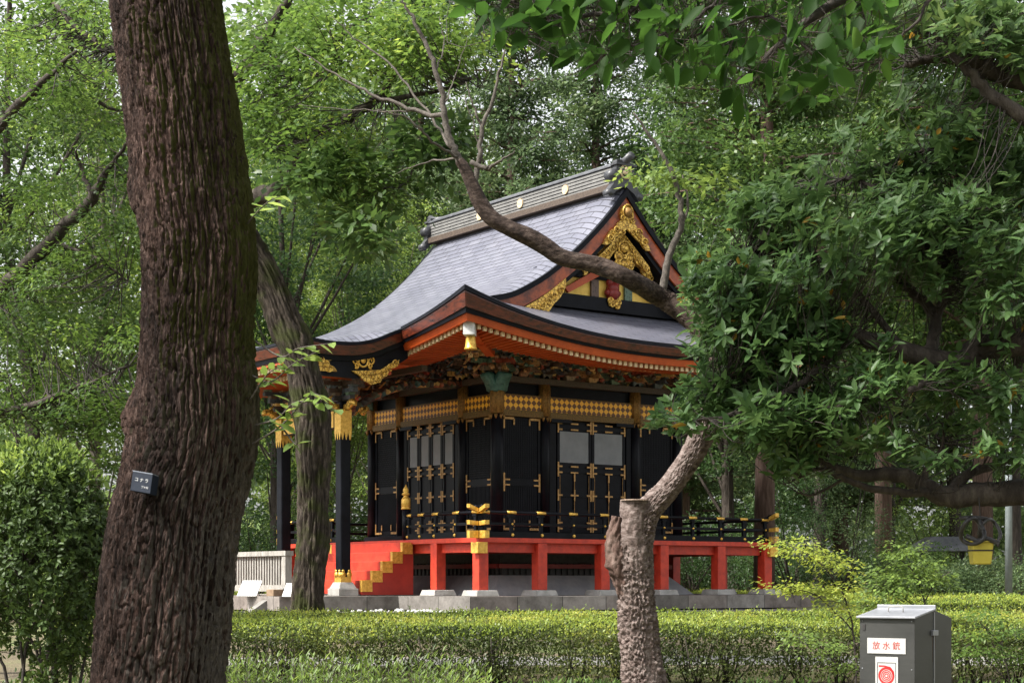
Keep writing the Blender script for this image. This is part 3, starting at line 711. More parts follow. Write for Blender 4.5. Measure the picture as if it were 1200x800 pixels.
# green carved animal heads at the corners
for (x, y, sx, sy) in ((0, 0, -1, -1), (Wd, 0, 1, -1), (0, Wd, -1, 1), (Wd, Wd, 1, 1)):
    mb = MB(); mb.smooth = True
    for (dx, dy) in ((sx, 0), (0, sy)):
        xf_ = lambda a, b, t, dx=dx, dy=dy: (x + dx * a + (dy != 0) * t, y + dy * a + (dx != 0) * t, b)
        poly = [(.10, 4.60), (.17, 4.64), (.22, 4.72), (.26, 4.81), (.34, 4.90), (.38, 4.99), (.32, 5.04), (.22, 4.99), (.10, 4.97)]
        for w0, w1, sh in ((-.14, .14, .0), (-.17, .17, -.03)): mb.prism([(a + sh * (a > .2), b) for a, b in poly], xf_, w0, w1)
        for k in range(3): mb.tube([xf_(.14 + .06 * k, 4.65 + .10 * k, -.16), xf_(.17 + .06 * k, 4.65 + .10 * k, 0), xf_(.14 + .06 * k, 4.65 + .10 * k, .16)], .022, 6)
    mb.build('carved_beam_end', M['teal'], shrine)

# ---- veranda
MD = 1.63
mb = MB()
for F in FACES.values(): mb.box(-MD, Wd + MD, 0, MD, ZD - .10, ZD, lambda a, o, z: F(a if abs(o) > 1 else min(max(a, 0), Wd), o, z))
mb.build('veranda_floor', M['red'], shrine)
mb = MB()
for F in FACES.values(): fbox(mb, F, -MD + .14, Wd + MD - .14, MD - .26, MD - .14, ZD - .31, ZD - .103)
mb.build('veranda_beam', M['red'], shrine)
PP = (-1.5, .08, 1.85, 3.61, 5.40, 6.93)
ppos = {(x, y) for x in PP for y in (-1.5, 6.93)} | {(x, y) for y in PP for x in (-1.5, 6.93)} | {(-1.5, .15)}
ppos -= {(-1.5, .08)}
for (x, y) in sorted(ppos):
    if abs(x + 1.5) < .01 and 1.2 < y < 4.2: continue
    mb = MB(); mb.box(x - .125, x + .125, y - .125, y + .125, .13, ZD - .105); p = mb.build('veranda_post', M['red'], shrine, bevel=.012)
    mb = MB(); mb.hexa([(x + a * f, y + b * f, z) for z, f in ((0.004, 1.15), (.13, 1)) for b in (-.26, .26) for a in (-.26, .26)]); mb.build('footing_stone', M['stone_pale'], p, bevel=.01)
mb = MB()
for x in (-1.60, 7.03):
    for y in (-1.60, 7.03): mb.box(x - .13, x + .13, y - .13, y + .13, ZD - .34, ZD - .102)
mb.build_each('gilt_beam_cap', M['gold'], shrine, bevel=.008)
# plinth under the hall
mb = MB(); mb.hexa([(MID + a * f, MID + b * f, z) for z, f in ((.002, 3.0), (.46, 2.55)) for b in (-1, 1) for a in (-1, 1)]); mb.build('plaster_plinth', M['plaster'], shrine)
mb = MB(); mb.box(.3, Wd - .3, .3, Wd - .3, .4, ZD - .12)
for F in (FACES['side'], FACES['front']):
    for a in np.linspace(.2, Wd - .2, 30): fbox(mb, F, a - .03, a + .03, -.3, -.27, .46, .75)
mb.build('underfloor_wall', M['black_matt'], shrine)
mb = MB()
for F in FACES.values(): fbox(mb, F, 0, Wd, -.12, .02, .95, 1.1); fbox(mb, F, .1, Wd - .1, -.1, -.05, .62, .72)
mb.build('floor_joist', M['red_dark'], shrine)
# railing
def railing(F, a0, a1, posts, ends):
    mb = MB(); o = MD - .05
    fbox(mb, F, a0, a1, o - .05, o + .05, ZD + .002, ZD + .13)
    fbox(mb, F, a0, a1, o - .035, o + .035, ZD + .27, ZD + .33)
    n_ = 24; xs = np.linspace(a0, a1, n_); L_ = a1 - a0
    mb.smooth = True
    mb.tube([F(a, o, ZD + .545 + sum(.14 * max(0, 1 - abs(a - e) / .35) ** 2 for e in ends)) for a in np.linspace(a0, a1, 90)], .035, 8)
    mb.smooth = False
    for a in posts:
        fbox(mb, F, a - .035, a + .035, o - .033, o + .033, ZD + .13, ZD + .27); fbox(mb, F, a - .04, a + .04, o - .032, o + .032, ZD + .33, ZD + .51)
        fbox(mb, F, a - .07, a + .07, o - .05, o + .05, ZD + .46, ZD + .50)
    r_ = mb.build('railing', M['black'], shrine)
    mb = MB(); mb.smooth = True
    for a in posts:
        for z, q, rr in ((ZD + .065, .05, .045), (ZD + .30, .035, .03)):
            p0 = F(a, o + q - .01, z); p1 = F(a, o + q + .025, z); mb.tube([p0, p1], [rr, rr * .55], 12)
        mb.tube([F(a - .12, o, ZD + .548), F(a + .12, o, ZD + .548)], .0375, 8)
    if F in (FACES['side'], FACES['front']): mb.build_each('gilt_stud', M['gold'], r_)
    mb = MB()
    for e in ends:
        s = -1 if e < MID else 1
        for z, hh, rise in ((ZD + .065, .10, 0), (ZD + .30, .055, .02), (ZD + .58, .05, .09)):
            P = [F(e + s * t, o + b, z + h_ + (rise * (t / .21) ** 1.5 if t > 0 else 0)) for t in (-.02, .21) for h_ in (-hh * .8, hh * .8) for b in (-.055, .055)]
            mb.hexa(P)
    if ends: mb.build_each('gilt_rail_end', M['gold'], r_)
sp = [-1.45, -.739, .06, .946, 1.84, 2.72, 3.60, 4.50, 5.38, 6.14, 6.85]
railing(FACES['side'], -1.7, 7.1, sp, [-1.66, 7.06]); railing(FACES['rear'], -1.7, 7.1, sp, [-1.66, 7.06]); railing(FACES['far'], -1.7, 7.1, sp, [-1.66, 7.06])
railing(FACES['front'], -1.7, 1.30, [-1.45, -.70, .116, .71, 1.22], [-1.66]); railing(FACES['front'], 4.1, 7.1, [4.2, 4.7, 5.3, 6.1, 6.85], [7.06])
for y in (1.36, 4.04):
    x = -1.58
    mb = MB(); mb.smooth = True; mb.lathe((x, y, ZD), [(.085, 0), (.085, .70)], 16); n_ = mb.build('newel_post', M['black'], shrine)
    mb = MB(); mb.smooth = True
    mb.lathe((x, y, ZD + .70), [(.11, 0), (.11, .03), (.095, .05), (.105, .06), (.105, .22), (.085, .25), (.055, .29), (.05, .31), (.09, .33), (.09, .36), (.05, .385), (.07, .42), (.055, .47), (.02, .52), (.012, .56), (.002, .57)], 20)
    mb.build('gilt_finial', M['gold'], n_)
# stair
mb = MB()
for k in range(5):
    x1 = -MD + .1; x0 = -1.727 - .26 * k - .13; z1 = 1.195 - .212 * k
    mb.box(x0, x1 if k == 0 else -1.727 - .26 * (k - 1) - .13 - .002, 1.14, 4.26, .03 + .001 * k, z1 - .002)
mb.build('stair', M['red'], shrine, bevel=.008)
mb = MB()
for ys in (1.1, 4.3):
    for k in range(5):
        xc = -1.727 - .265 * k; zc = 1.069 - .212 * k
        mb.box(xc - .135, xc + .135, ys - .045, ys + .045, zc - .13, zc + .13)
mb.build_each('gilt_step_end', M['gold'], shrine)
M['red_side'] = noisy('shaded vermilion boards', (.32, .022, .014), (.44, .034, .02), 3, .5, .08)
for ys, t in ((1.095, .04), (4.305, -.04)):
    mb = MB(); poly = [(-1.55, .02), (-1.55, 1.15)]
    for k in range(5): xx_ = -1.727 - .265 * k; poly += [(xx_ + .13, 1.069 - .212 * k), (xx_ - .13, 1.069 - .212 * k)]
    poly += [(poly[-1][0], .02)]
    mb.prism(poly, lambda a, b, t_: (a, t_, b), ys, ys + t); mb.build('stair_string', M['red_side'], shrine)
# ---- porch posts, beams
for y in (B1 - .02, B2 + .02):
    x = -3.25
    h0 = .128
    mb = MB(); mb.box(x - h0, x + h0, y - h0, y + h0, .30, 4.3); p = mb.build('porch_post', M['black'], shrine, bevel=.028)
    h1 = h0 + .011
    mb = MB(); mb.box(x - h1, x + h1, y - h1, y + h1, 3.62, 4.12)
    for sx in (-1, 1):
        for k in (-1, 0, 1):
            mb.hexa([(x + a, y + b, z) for z, f in ((3.45, .15), (3.62, 1)) for b in ((sx * h1 - .004), (sx * h1 + .004)) for a in (k * .092 - .045 * f, k * .092 + .045 * f)])
            mb.hexa([(x + a, y + b, z) for z, f in ((3.45, .15), (3.62, 1)) for b in (k * .092 - .045 * f, k * .092 + .045 * f) for a in ((sx * h1 - .004), (sx * h1 + .004))])
    mb.build('gilt_collar', M['gold'], p)
    mb = MB(); mb.box(x - .138, x + .138, y - .138, y + .138, .30, .42); mb.smooth = True
    for sx in (-1, 1):
        for k in (-1, 1):
            for P0, P1 in (((x + k * .075, y + sx * .12, .47), (x + k * .075, y + sx * .148, .47)), ((x + sx * .12, y + k * .075, .47), (x + sx * .148, y + k * .075, .47))):
                mb.tube([P0, P1], .062, 12); mb.tube([(P0[0], P0[1], .55), (P1[0], P1[1], .55)], .032, 10)
    mb.build('gilt_shoe', M['gold'], p)
    mb = MB(); mb.hexa([(x + a * f, y + b * f, z) for z, f in ((.16, 1.2), (.30, .85)) for b in (-.19, .19) for a in (-.19, .19)]); mb.box(x - .25, x + .25, y - .25, y + .25, .003, .16); mb.build('pedestal_stone', M['stone_pale'], p, bevel=.01)
    # carved beast nose on the post (gilt) and brackets above
    mb = MB(); mb.smooth = True; s = -1 if y < MID else 1
    for dx, dy in ((0, s), (-1, 0)):
        pts = [(x + dx * t, y + dy * t, 4.16 + q) for t, q in ((.1, 0), (.24, .02), (.38, .10), (.5, .08), (.56, .02))]
        mb.tube(smooth_path(pts, 4), np.interp(np.linspace(0, 1, 17), [0, .4, .7, 1], [.08, .085, .075, .03]), 10)
        mb.tube([(x + dx * .3, y + dy * .3, 4.22), (x + dx * .34, y + dy * .34, 4.36), (x + dx * .26, y + dy * .26, 4.42)], [.05, .04, .015], 8)
    for k in range(9): mb.lathe((x + .13 + .06 * k, y + .03 * math.sin(k), 4.06 + .05 * math.sin(k * 1.7)), [(.01, 0), (.07, .05), (.07, .1), (.01, .15)], 8)
    mb.build('gilt_carved_nose', M['filigree'], p)
    mb = MB()
    for k in range(3):
        z = 4.32 + .16 * k; q = .16 + .13 * k
        mb.box(x - q - .1, x + q + .1, y - .06, y + .06, z, z + .095); mb.box(x - .06, x + .06, y - q - .25, y + q + .25, z + .002, z + .093)
        for t in (-1, 0, 1):
            mb.hexa([(x + t * q + a * f, y + b * f, zz) for zz, f in ((z + .096, .7), (z + .158, 1)) for b in (-.09, .09) for a in (-.09, .09)])
            if t: mb.hexa([(x + a * f, y + t * (q + .15) + b * f, zz) for zz, f in ((z + .096, .7), (z + .158, 1)) for b in (-.09, .09) for a in (-.09, .09)])
    mb.build('porch_bracket', M['bracket'], p)
    # curved tie beam back to the hall
    mb = MB(); mb.smooth = True
    pts = [(-3.2, y, 4.0), (-2.4, y, 4.5), (-1.4, y, 4.82), (-.1, y, 4.9)]
    mb.tube(smooth_path(pts, 8), .10, 10); mb.build('curved_tie_beam', M['carving'], shrine)
mb = MB(); mb.box(-3.36, -3.14, B1 + .16, B2 - .16, 3.72, 4.12); mb.build('porch_tie_beam', M['black'], shrine)
mb = MB(); mb.box(-3.37, -3.13, B1 + .2, B1 + .75, 3.74, 4.1); mb.box(-3.37, -3.13, B2 - .75, B2 - .2, 3.74, 4.1); mb.build_each('gilt_beam_plate', M['gold'], shrine)
mb = MB(); mb.box(-3.34, -3.16, B1 + .35, B2 - .35, 4.14, 4.75); mb.build('porch_carving', M['carving'], shrine)
mb = MB(); mb.box(-3.4, -3.1, KY0 + .35, KY1 - .35, 4.79, 4.96); mb.box(-2.0, -1.85, KY0 + .35, KY1 - .35, 4.95, 5.08); mb.build_each('porch_purlin', M['beam'], shrine)
# gilt plates on the porch verge board
def scr(mb, x, z, r, turns, dirn, th, y, ph=0):
    t = np.linspace(0, 1, int(14 * turns) + 4); an = ph + dirn * t * turns * 2 * math.pi; rr = r * (1 - .82 * t)
    mb.tube(np.stack([x + rr * np.cos(an), np.full_like(t, y), z + rr * np.sin(an)], -1), th * (1 - .4 * t), 6)
for yb, s in ((KY0 + .115, -1), (KY1 - .115, 1)):
    xfp = lambda a, b, t: (a, yb + s * t, b)
    mb = MB(); mb.prism([(-4.93, 5.02), (-4.27, 5.05), (-4.33, 4.98), (-4.48, 4.96), (-4.46, 4.87), (-4.36, 4.84), (-4.28, 4.74), (-4.93, 4.72), (-4.98, 4.86)], xfp, .0, .03); mb.smooth = True
    for i, (x, z) in enumerate(((-4.84, 4.87), (-4.68, 4.95), (-4.68, 4.80), (-4.56, 4.88), (-4.48, 4.80))): scr(mb, x, z, .085, 1.5, (-1) ** i, .017, yb + s * .035, i)
    mb.build('gilt_verge_plate', M['filigree'], shrine)
    mb = MB(); mb.smooth = True
    for i, (x, z, r_) in enumerate(((-3.82, 4.99, .09), (-3.45, 5.03, .09), (-3.80, 5.10, .06), (-3.47, 5.13, .06), (-3.80, 4.90, .06), (-3.45, 4.92, .06))): scr(mb, x, z, r_, 1.3, (-1) ** i, .022, yb + s * .01, i)
    an = np.linspace(0, 2 * math.pi, 21); mb.tube(np.stack([-3.64 + .12 * np.cos(an), np.full_like(an, yb + s * .01), 5.02 + .13 * np.sin(an)], -1), .022, 6)
    mb.tube([(-3.64, yb, 5.02), (-3.64, yb + s * .04, 5.02)], .06, 10)
    mb.build('gilt_verge_crest', M['gold'], shrine)
    mb = MB(); mb.prism([(-3.93, 4.78), (-3.5, 4.82), (-3.2, 4.86), (-2.95, 5.02), (-2.75, 5.1), (-2.8, 4.95), (-3.0, 4.88), (-3.05, 4.74), (-3.2, 4.66), (-3.3, 4.56), (-3.45, 4.52), (-3.62, 4.6), (-3.75, 4.7)], xfp, -.01, .05); mb.smooth = True
    for i, (x, z) in enumerate(((-3.6, 4.72), (-3.45, 4.62), (-3.38, 4.74), (-3.2, 4.76), (-3.1, 4.85), (-2.98, 4.93), (-2.86, 5.02), (-3.3, 4.64))): scr(mb, x, z, .08, 1.5, (-1) ** i, .018, yb + s * .055, i)
    mb.build('gilt_verge_pendant', M['filigree'], shrine)

# bells at the visible hip corners
def bell(x, y, z, label):
    t = thing('wind_bell', label, 'bell', (x, y, z))
    mb = MB(); mb.smooth = True
    mb.lathe((x, y, z - .34), [(.135, 0), (.14, .02), (.12, .05), (.105, .2), (.095, .27), (.06, .31), (.015, .33)], 18); mb.build('bell_body', M['gold'], t)
    mb = MB(); mb.tube([(x, y, z - .02), (x, y, z + .12)], .012, 6); mb.build('hanger', M['gold_dull'], t)
    mb = MB(); mb.tube([(x, y, z - .46), (x, y, z - .3)], .012, 6); mb.box(x - .05, x + .05, y - .004, y + .004, z - .5, z - .42); mb.build('clapper', M['gold_dull'], t)
bell(-2.3, -2.3, 5.47, 'gilt wind bell hanging from the near corner of the shrine eaves')

# ---- stone platform
pl = thing('stone_platform', 'low two tier grey stone platform under the shrine', 'platform', (MID, MID, -1))
def ring(mb, poly, z0, z1): mb.prism(poly[::-1], lambda a, b, t: (a, b, t), z0, z1)
mb = MB(); ring(mb, [(-2.35, -2.35), (7.75, -2.35), (7.75, 7.75), (-2.35, 7.75), (-2.35, 5.0), (-5.3, 5.0), (-5.3, .45), (-2.35, .45)], -.3, 0)
def slabmat():
    m, n, b = newmat('jointed stone slabs'); t = n.nodes.new('ShaderNodeTexCoord'); s = n.nodes.new('ShaderNodeSeparateXYZ'); n.links.new(t.outputs['Object'], s.inputs[0])
    a = nd(n, 'ShaderNodeMath', operation='SUBTRACT'); n.links.new(s.outputs[0], a.inputs[0]); n.links.new(s.outputs[1], a.inputs[1])
    dv = nd(n, 'ShaderNodeMath', operation='MULTIPLY'); n.links.new(a.outputs[0], dv.inputs[0]); dv.inputs[1].default_value = .83
    fl = nd(n, 'ShaderNodeMath', operation='FLOOR'); n.links.new(dv.outputs[0], fl.inputs[0]); fr = nd(n, 'ShaderNodeMath', operation='FRACT'); n.links.new(dv.outputs[0], fr.inputs[0])
    wn = n.nodes.new('ShaderNodeTexWhiteNoise'); wn.noise_dimensions = '1D'; n.links.new(fl.outputs[0], wn.inputs['W'])
    r = ramp(n, [(0, (.13, .12, .11)), (.35, (.22, .205, .19)), (.7, (.175, .145, .13)), (1, (.26, .25, .235))]); n.links.new(wn.outputs[0], r.inputs[0])
    ns = nd(n, 'ShaderNodeTexNoise', Scale=3.5, Detail=8, Roughness=.7); n.links.new(t.outputs['Object'], ns.inputs['Vector'])
    r2 = ramp(n, [(.3, (.5, .48, .46)), (.65, (1.2, 1.2, 1.2))]); n.links.new(ns.outputs[0], r2.inputs[0])
    mx = n.nodes.new('ShaderNodeMixRGB'); mx.blend_type = 'MULTIPLY'; mx.inputs[0].default_value = 1; n.links.new(r.outputs[0], mx.inputs[1]); n.links.new(r2.outputs[0], mx.inputs[2])
    jt = nd(n, 'ShaderNodeMath', operation='LESS_THAN'); n.links.new(fr.outputs[0], jt.inputs[0]); jt.inputs[1].default_value = .016
    m2 = n.nodes.new('ShaderNodeMixRGB'); m2.inputs[2].default_value = (.04, .036, .03, 1); n.links.new(jt.outputs[0], m2.inputs[0]); n.links.new(mx.outputs[0], m2.inputs[1])
    n.links.new(m2.outputs[0], b.inputs['Base Color']); b.inputs['Roughness'].default_value = .9
    bp = nd(n, 'ShaderNodeBump', Strength=.5, Distance=.03); n.links.new(ns.outputs[0], bp.inputs['Height']); n.links.new(bp.outputs[0], b.inputs['Normal'])
    return m
M['slabs'] = slabmat()
mb.build('upper_tier', M['slabs'], pl)
mb = MB(); ring(mb, [(-2.95, -3.0), (8.4, -3.0), (8.4, 8.4), (-2.95, 8.4), (-2.95, 5.4), (-5.9, 5.4), (-5.9, .0), (-2.95, .0)], -1.1, -.335); mb.build('lower_tier', M['stone'], pl)
mb = MB()
for k in range(2): mb.box(-6.25 - .35 * k, -5.9 - .35 * k - .001, 1.3, 4.1, -1.1, -.50 - .17 * k)
mb.build_each('stone_step', M['stone_pale'], pl)
mb = MB()
for y in (1.12, 4.28): mb.hexa([(x, y + b, z + h) for x, z in ((-4.85, .20), (-6.55, -.86)) for h in (-.2, 0) for b in (-.12, .12)])
mb.build_each('stair_cheek', M['stone'], pl)
mb = MB(); mb.smooth = True
for i in range(60):
    y = random.uniform(-2.6, 1.6); x = -2.62 + random.uniform(-.12, .12); 
    if y > .3: x = random.uniform(-5.5, -2.6); y = .22 + random.uniform(-.1, .1)
    r_ = random.uniform(.03, .08); mb.lathe((x, y, -.335), [(r_, 0), (r_ * .9, r_ * .4), (r_ * .4, r_ * .8)], 7)
tag(mb.build('pale_pebbles', M['white']), 'scattered pale pebbles along the lower platform ledge', 'pebbles', kind='stuff')

# fence across the stair foot
FX = -4.6; fe = thing('wooden_barrier', 'weathered grey baluster barrier closing off the shrine stair', 'fence', (FX, 2.9, 0))
mb = MB(); mb.box(FX - .10, FX + .10, 1.30, 4.9, .88, .985); mb.build('top_rail', M['weathered'], fe)
mb = MB(); mb.box(FX - .07, FX + .07, 1.36, 4.9, .10, .24); mb.build('bottom_rail', M['weathered'], fe)
for y in (1.42, 4.84):
    mb = MB(); mb.box(FX - .08, FX + .08, y - .08, y + .08, 0, .88); mb.build('post', M['weathered'], fe)
for y in np.arange(1.60, 4.72, .125):
    mb = MB(); mb.box(FX - .028, FX + .028, y - .028, y + .028, .24, .88); mb.build('baluster', M['weathered'], fe)
# leaning notice boards
def board(cx_, cy_, z, w_, h_, label, tilt):
    t = thing('notice_board', label, 'sign', (cx_, cy_, z), 'white notice boards at the shrine steps')
    Rm = Matrix.Rotation(R(-58), 4, 'Z') @ Matrix.Rotation(R(tilt), 4, 'X')
    xf = lambda a, b, c: tuple(Vector((cx_, cy_, z)) + Rm @ Vector((a, b, c)))
    mb = MB(); mb.box(-w_ / 2, w_ / 2, -.012, .012, 0, h_, xf); mb.build('panel', M['white'], t)
    mb = MB()
    for k in range(5): mb.box(-w_ * .32, w_ * (.1 + .05 * (k % 3)), -.0155, -.0135, h_ * (.78 - .12 * k), h_ * (.80 - .12 * k), xf)
    mb.build('text_lines', M['grey_panel'], t)
    mb = MB(); mb.tube([xf(0, .02, h_ * .7), (xf(0, .02, h_ * .7)[0] + .22, xf(0, 0, 0)[1] + .1, z)], .012, 6); mb.build('prop', M['weathered'], t)
p = W(289, 695, 36.6); board(p[0], p[1], .0, .48, .42, 'larger white notice board leaning against the wooden barrier', -38)
p = W(338, 693, 35.6); board(p[0], p[1], .0, .30, .34, 'small white notice board beside the stone stair cheek', -35)
p = W(322, 694, 36.4); mb = MB(); mb.box(p[0] - .12, p[0] + .12, p[1] - .16, p[1] + .16, .003, .15)
tag(mb.build('brown_block', noisy('brown wood block', (.16, .10, .06), (.27, .19, .12), 6, .8, .2), bevel=.012), 'short brown wooden block lying on the stone platform', 'block')

# =================================================================== VEGETATION
def nrm(a): return a / (np.linalg.norm(a, axis=-1, keepdims=True) + 1e-9)
def leaves(name, P, A, N, L, Wl, mat, parent=None, kind='q'):
    n = len(P); A = nrm(A); S = nrm(np.cross(A, N)); N = np.cross(S, A)
    L = np.broadcast_to(np.asarray(L, float), (n,))[:, None]; Wl = np.broadcast_to(np.asarray(Wl, float), (n,))[:, None]
    if kind == 'q':
        V = np.stack([P, P + A * L * .45 + S * Wl / 2, P + A * L, P + A * L * .45 - S * Wl / 2], 1); k = 4
        F = np.arange(n * 4).reshape(n, 4); nf = n
    else:
        f = N * Wl * .12
        V = np.stack([P, P + A * L * .28 + S * Wl * .46 + f, P + A * L * .66 + S * Wl * .40 + f * .6 - N * L * .03, P + A * L - N * L * .10,
                      P + A * L * .66 - S * Wl * .40 + f * .6 - N * L * .03, P + A * L * .28 - S * Wl * .46 + f], 1); k = 6
        b = np.arange(n)[:, None] * 6
        F = np.concatenate([b + np.array([[0, 1, 2, 3]]), b + np.array([[0, 3, 4, 5]])], 0); nf = 2 * n
    me = bpy.data.meshes.new(name); me.vertices.add(n * k); me.vertices.foreach_set('co', V.astype(np.float32).ravel())
    me.loops.add(nf * 4); me.loops.foreach_set('vertex_index', F.astype(np.int32).ravel())
    me.polygons.add(nf); me.polygons.foreach_set('loop_start', np.arange(nf, dtype=np.int32) * 4)
    me.update(calc_edges=True); me.materials.append(mat)
    o = bpy.data.objects.new(name, me); col.objects.link(o); adopt(o, parent); return o
def rdir(n): return nrm(rng.normal(size=(n, 3)))
def clump_leaves(C, RX, RZ, per, up=.6):
    """C (k,3) clump centres; returns leaf positions, axes, normals"""
    k = len(C); idx = np.repeat(np.arange(k), per); n = len(idx)
    d = rdir(n); r = rng.random(n) ** .45
    P = C[idx] + d * r[:, None] * np.stack([RX[idx], RX[idx], RZ[idx]], -1)
    A = d * np.array([1, 1, .4]) + rdir(n) * .7 + np.array([0, 0, -.25]); N = d * .35 + rdir(n) * .55 + np.array([0, 0, up])
    return P, A, N
def limb(mb, pts, r0, r1, n=8, jit=.0, sub=6):
    q = smooth_path(pts, sub); k = len(q)
    if jit: q[1:-1] += rng.normal(size=(k - 2, 3)) * jit
    mb.tube(q, np.linspace(1, 0, k) ** .8 * (r0 - r1) + r1, n); return q

LF = {}
LF['mid'] = leafmat('mid green foliage', (.022, .052, .012), (.075, .14, .032), (.17, .25, .06))
LF['dark'] = leafmat('dark green foliage', (.022, .052, .018), (.05, .10, .03), (.09, .14, .04))
LF['grey'] = leafmat('grey green conifer foliage', (.03, .06, .024), (.125, .19, .08), (.28, .35, .15))
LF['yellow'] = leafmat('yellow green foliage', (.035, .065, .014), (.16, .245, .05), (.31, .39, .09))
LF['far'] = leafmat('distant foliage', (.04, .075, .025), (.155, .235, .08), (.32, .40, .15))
LF['maple'] = leafmat('maple foliage', (.024, .058, .011), (.09, .16, .03), (.22, .30, .055), trans=.45)
LF['hedge'] = leafmat('azalea hedge foliage', (.018, .032, .008), (.085, .115, .026), (.21, .23, .055), trans=.3)
LF['bay'] = leafmat('glossy evergreen foliage', (.042, .095, .028), (.105, .19, .058), (.20, .285, .085), trans=.36, rough=.42, spec=.32)
LF['over'] = leafmat('overhanging foliage', (.010, .032, .007), (.034, .09, .014), (.085, .17, .025), trans=.58, rough=.55, spec=.15)
LF['bush'] = leafmat('camellia foliage', (.03, .058, .014), (.066, .112, .026), (.13, .19, .04), trans=.25, rough=.5, spec=.28)
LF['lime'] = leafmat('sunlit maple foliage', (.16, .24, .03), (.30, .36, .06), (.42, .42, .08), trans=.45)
BK = {}
BK['dark'] = bark('dark bark', (.018, .014, .012), (.045, .036, .03), (.10, .085, .07))
BK['red'] = bark('reddish cedar bark', (.06, .038, .032), (.13, .085, .07), (.23, .17, .15), 12, 1.2)
BK['grey'] = bark('grey brown bark', (.05, .042, .036), (.11, .095, .08), (.20, .18, .155))
BK['twig'] = noisy('grey twig bark', (.04, .032, .027), (.115, .098, .082), 30, .85, .3)
BK['twig_dark'] = noisy('dark twig bark', (.018, .014, .012), (.06, .048, .04), 30, .85, .3)

# ---- woodland behind the shrine
def broadleaf(name, mat, bmat, H=24, Rc=5, zb=4, nc=150, per=190, leaf=.19, lean=0):
    t = thing(name, 'tree', 'tree', (0, 0, 0))
    mb = MB(); mb.smooth = True
    tr = smooth_path([(0, 0, -.6), (.1, .05, H * .25), (.3 + lean, -.2, H * .5), (.2 + lean, .1, H * .92)], 8); mb.tube(tr, np.linspace(.30, .05, len(tr)), 10)
    zc = (zb + H) / 2; hz = (H - zb) / 2
    d = rdir(nc); r = rng.random(nc) ** (1 / 2.6); C = np.array([lean, 0, zc]) + d * r[:, None] * np.array([Rc, Rc, hz])
    for c in C[rng.random(nc) < .13]:
        i = int(np.clip((c[2] / H - .15) * len(tr), 2, len(tr) - 2)); b = tr[i]; m_ = (b + c) / 2 + np.array([0, 0, -.3])
        mb.tube(smooth_path([b, m_, c], 3), np.linspace(.09, .015, 7), 5)
    mb.build('trunk', bmat, t)
    P, A, N = clump_leaves(C, rng.uniform(.7, 1.5, nc), rng.uniform(.35, .75, nc), per)
    leaves('crown', P, A, N, rng.uniform(.7, 1.3, len(P)) * leaf, rng.uniform(.45, .65, len(P)) * leaf, mat, t); return t
def conifer(name, mat, bmat, H=26, Rc=4, zb=3, leaf=.2, per=120):
    t = thing(name, 'tree', 'tree', (0, 0, 0)); mb = MB(); mb.smooth = True
    mb.tube([(0, 0, -.6), (.1, 0, H * .4), (0, .05, H)], [.32, .22, .03], 10); C = []; RX = []
    z = zb
    while z < H:
        f = (H - z) / (H - zb); rr = Rc * (f ** .7) * rng.uniform(.7, 1.1) + .3
        for k in range(rng.integers(4, 8)):
            an = rng.uniform(0, 6.28); tip = np.array([math.cos(an) * rr, math.sin(an) * rr, z + rr * rng.uniform(-.15, .3)])
            mb.tube([(0, 0, z), tip * np.array([.5, .5, 1]) + np.array([0, 0, .1]), tip], [.06, .035, .01], 5)
            for q in np.linspace(.35, 1, max(2, int(rr / .7))): C.append(np.array([tip[0] * q, tip[1] * q, z + (tip[2] - z) * q ** 1.5]) + rng.normal(size=3) * .18); RX.append(rng.uniform(.5, 1.0))
        z += rng.uniform(.4, .7)
    mb.build('trunk', bmat, t); C = np.array(C); RX = np.array(RX)
    P, A, N = clump_leaves(C, RX, RX * .6, per, .5)
    leaves('crown', P, A, N, rng.uniform(.6, 1.3, len(P)) * leaf, rng.uniform(.35, .5, len(P)) * leaf, mat, t); return t
protos = {'dark': broadleaf('broadleaf_tree', LF['dark'], BK['dark']), 'mid': broadleaf('broadleaf_tree', LF['mid'], BK['dark'], lean=.5),
          'grey': conifer('conifer_tree', LF['grey'], BK['red']), 'bare': conifer('cedar_tree', LF['mid'], BK['red'], H=27, Rc=4.2, zb=7.5, per=90), 'yellow': broadleaf('broadleaf_tree', LF['yellow'], BK['grey'], Rc=4.6)}
used = set()
def plant(kind, px, D, s, label, rot, zs=1., group='woodland trees behind the shrine'):
    o = protos[kind]
    if kind in used: o = copy_tree(o)
    used.add(kind); p = W(px, 690, D); o.location = (p[0], p[1], float(terrain(p[0], p[1]))); o.rotation_euler = (0, 0, rot); o.scale = (s, s, s * zs)
    tag(o, label, 'tree', group); return o
plant('grey', 493, 68, 1.0, 'reddish trunked conifer rising behind the far end of the shrine ridge', .3)
plant('grey', 600, 64, 1.0, 'grey green conifer standing behind the middle of the shrine ridge', 1.3, 1.05)
plant('grey', 700, 70, 1.12, 'tall grey green conifer directly above the near end of the ridge', 2.1)
plant('grey', 800, 66, 1.0, 'grey green conifer just right of the shrine gable', 4.2, 1.05)
plant('bare', 895, 46.5, .95, 'cedar with a bare pinkish trunk behind the right end of the veranda railing', 5.2)
plant('bare', 1152, 52, 1.05, 'cedar with a bare reddish trunk just left of the grey pole', 1.2)
plant('bare', 1036, 56, 1.0, 'cedar with a brown trunk rising behind the young green maple', 2.9)
plant('yellow', 335, 54, .56, 'small bright tree low beside the mossy leaning trunk', 2.6)
plant('yellow', 405, 56, .55, 'small bright tree just left of the shrine roof slope', .7)
plant('yellow', 455, 62, .64, 'bright tree showing above the lower end of the shrine roof', 4.9)
plant('grey', 985, 76, 1.2, 'pale conifer glimpsed above the glossy evergreen crown', .9)
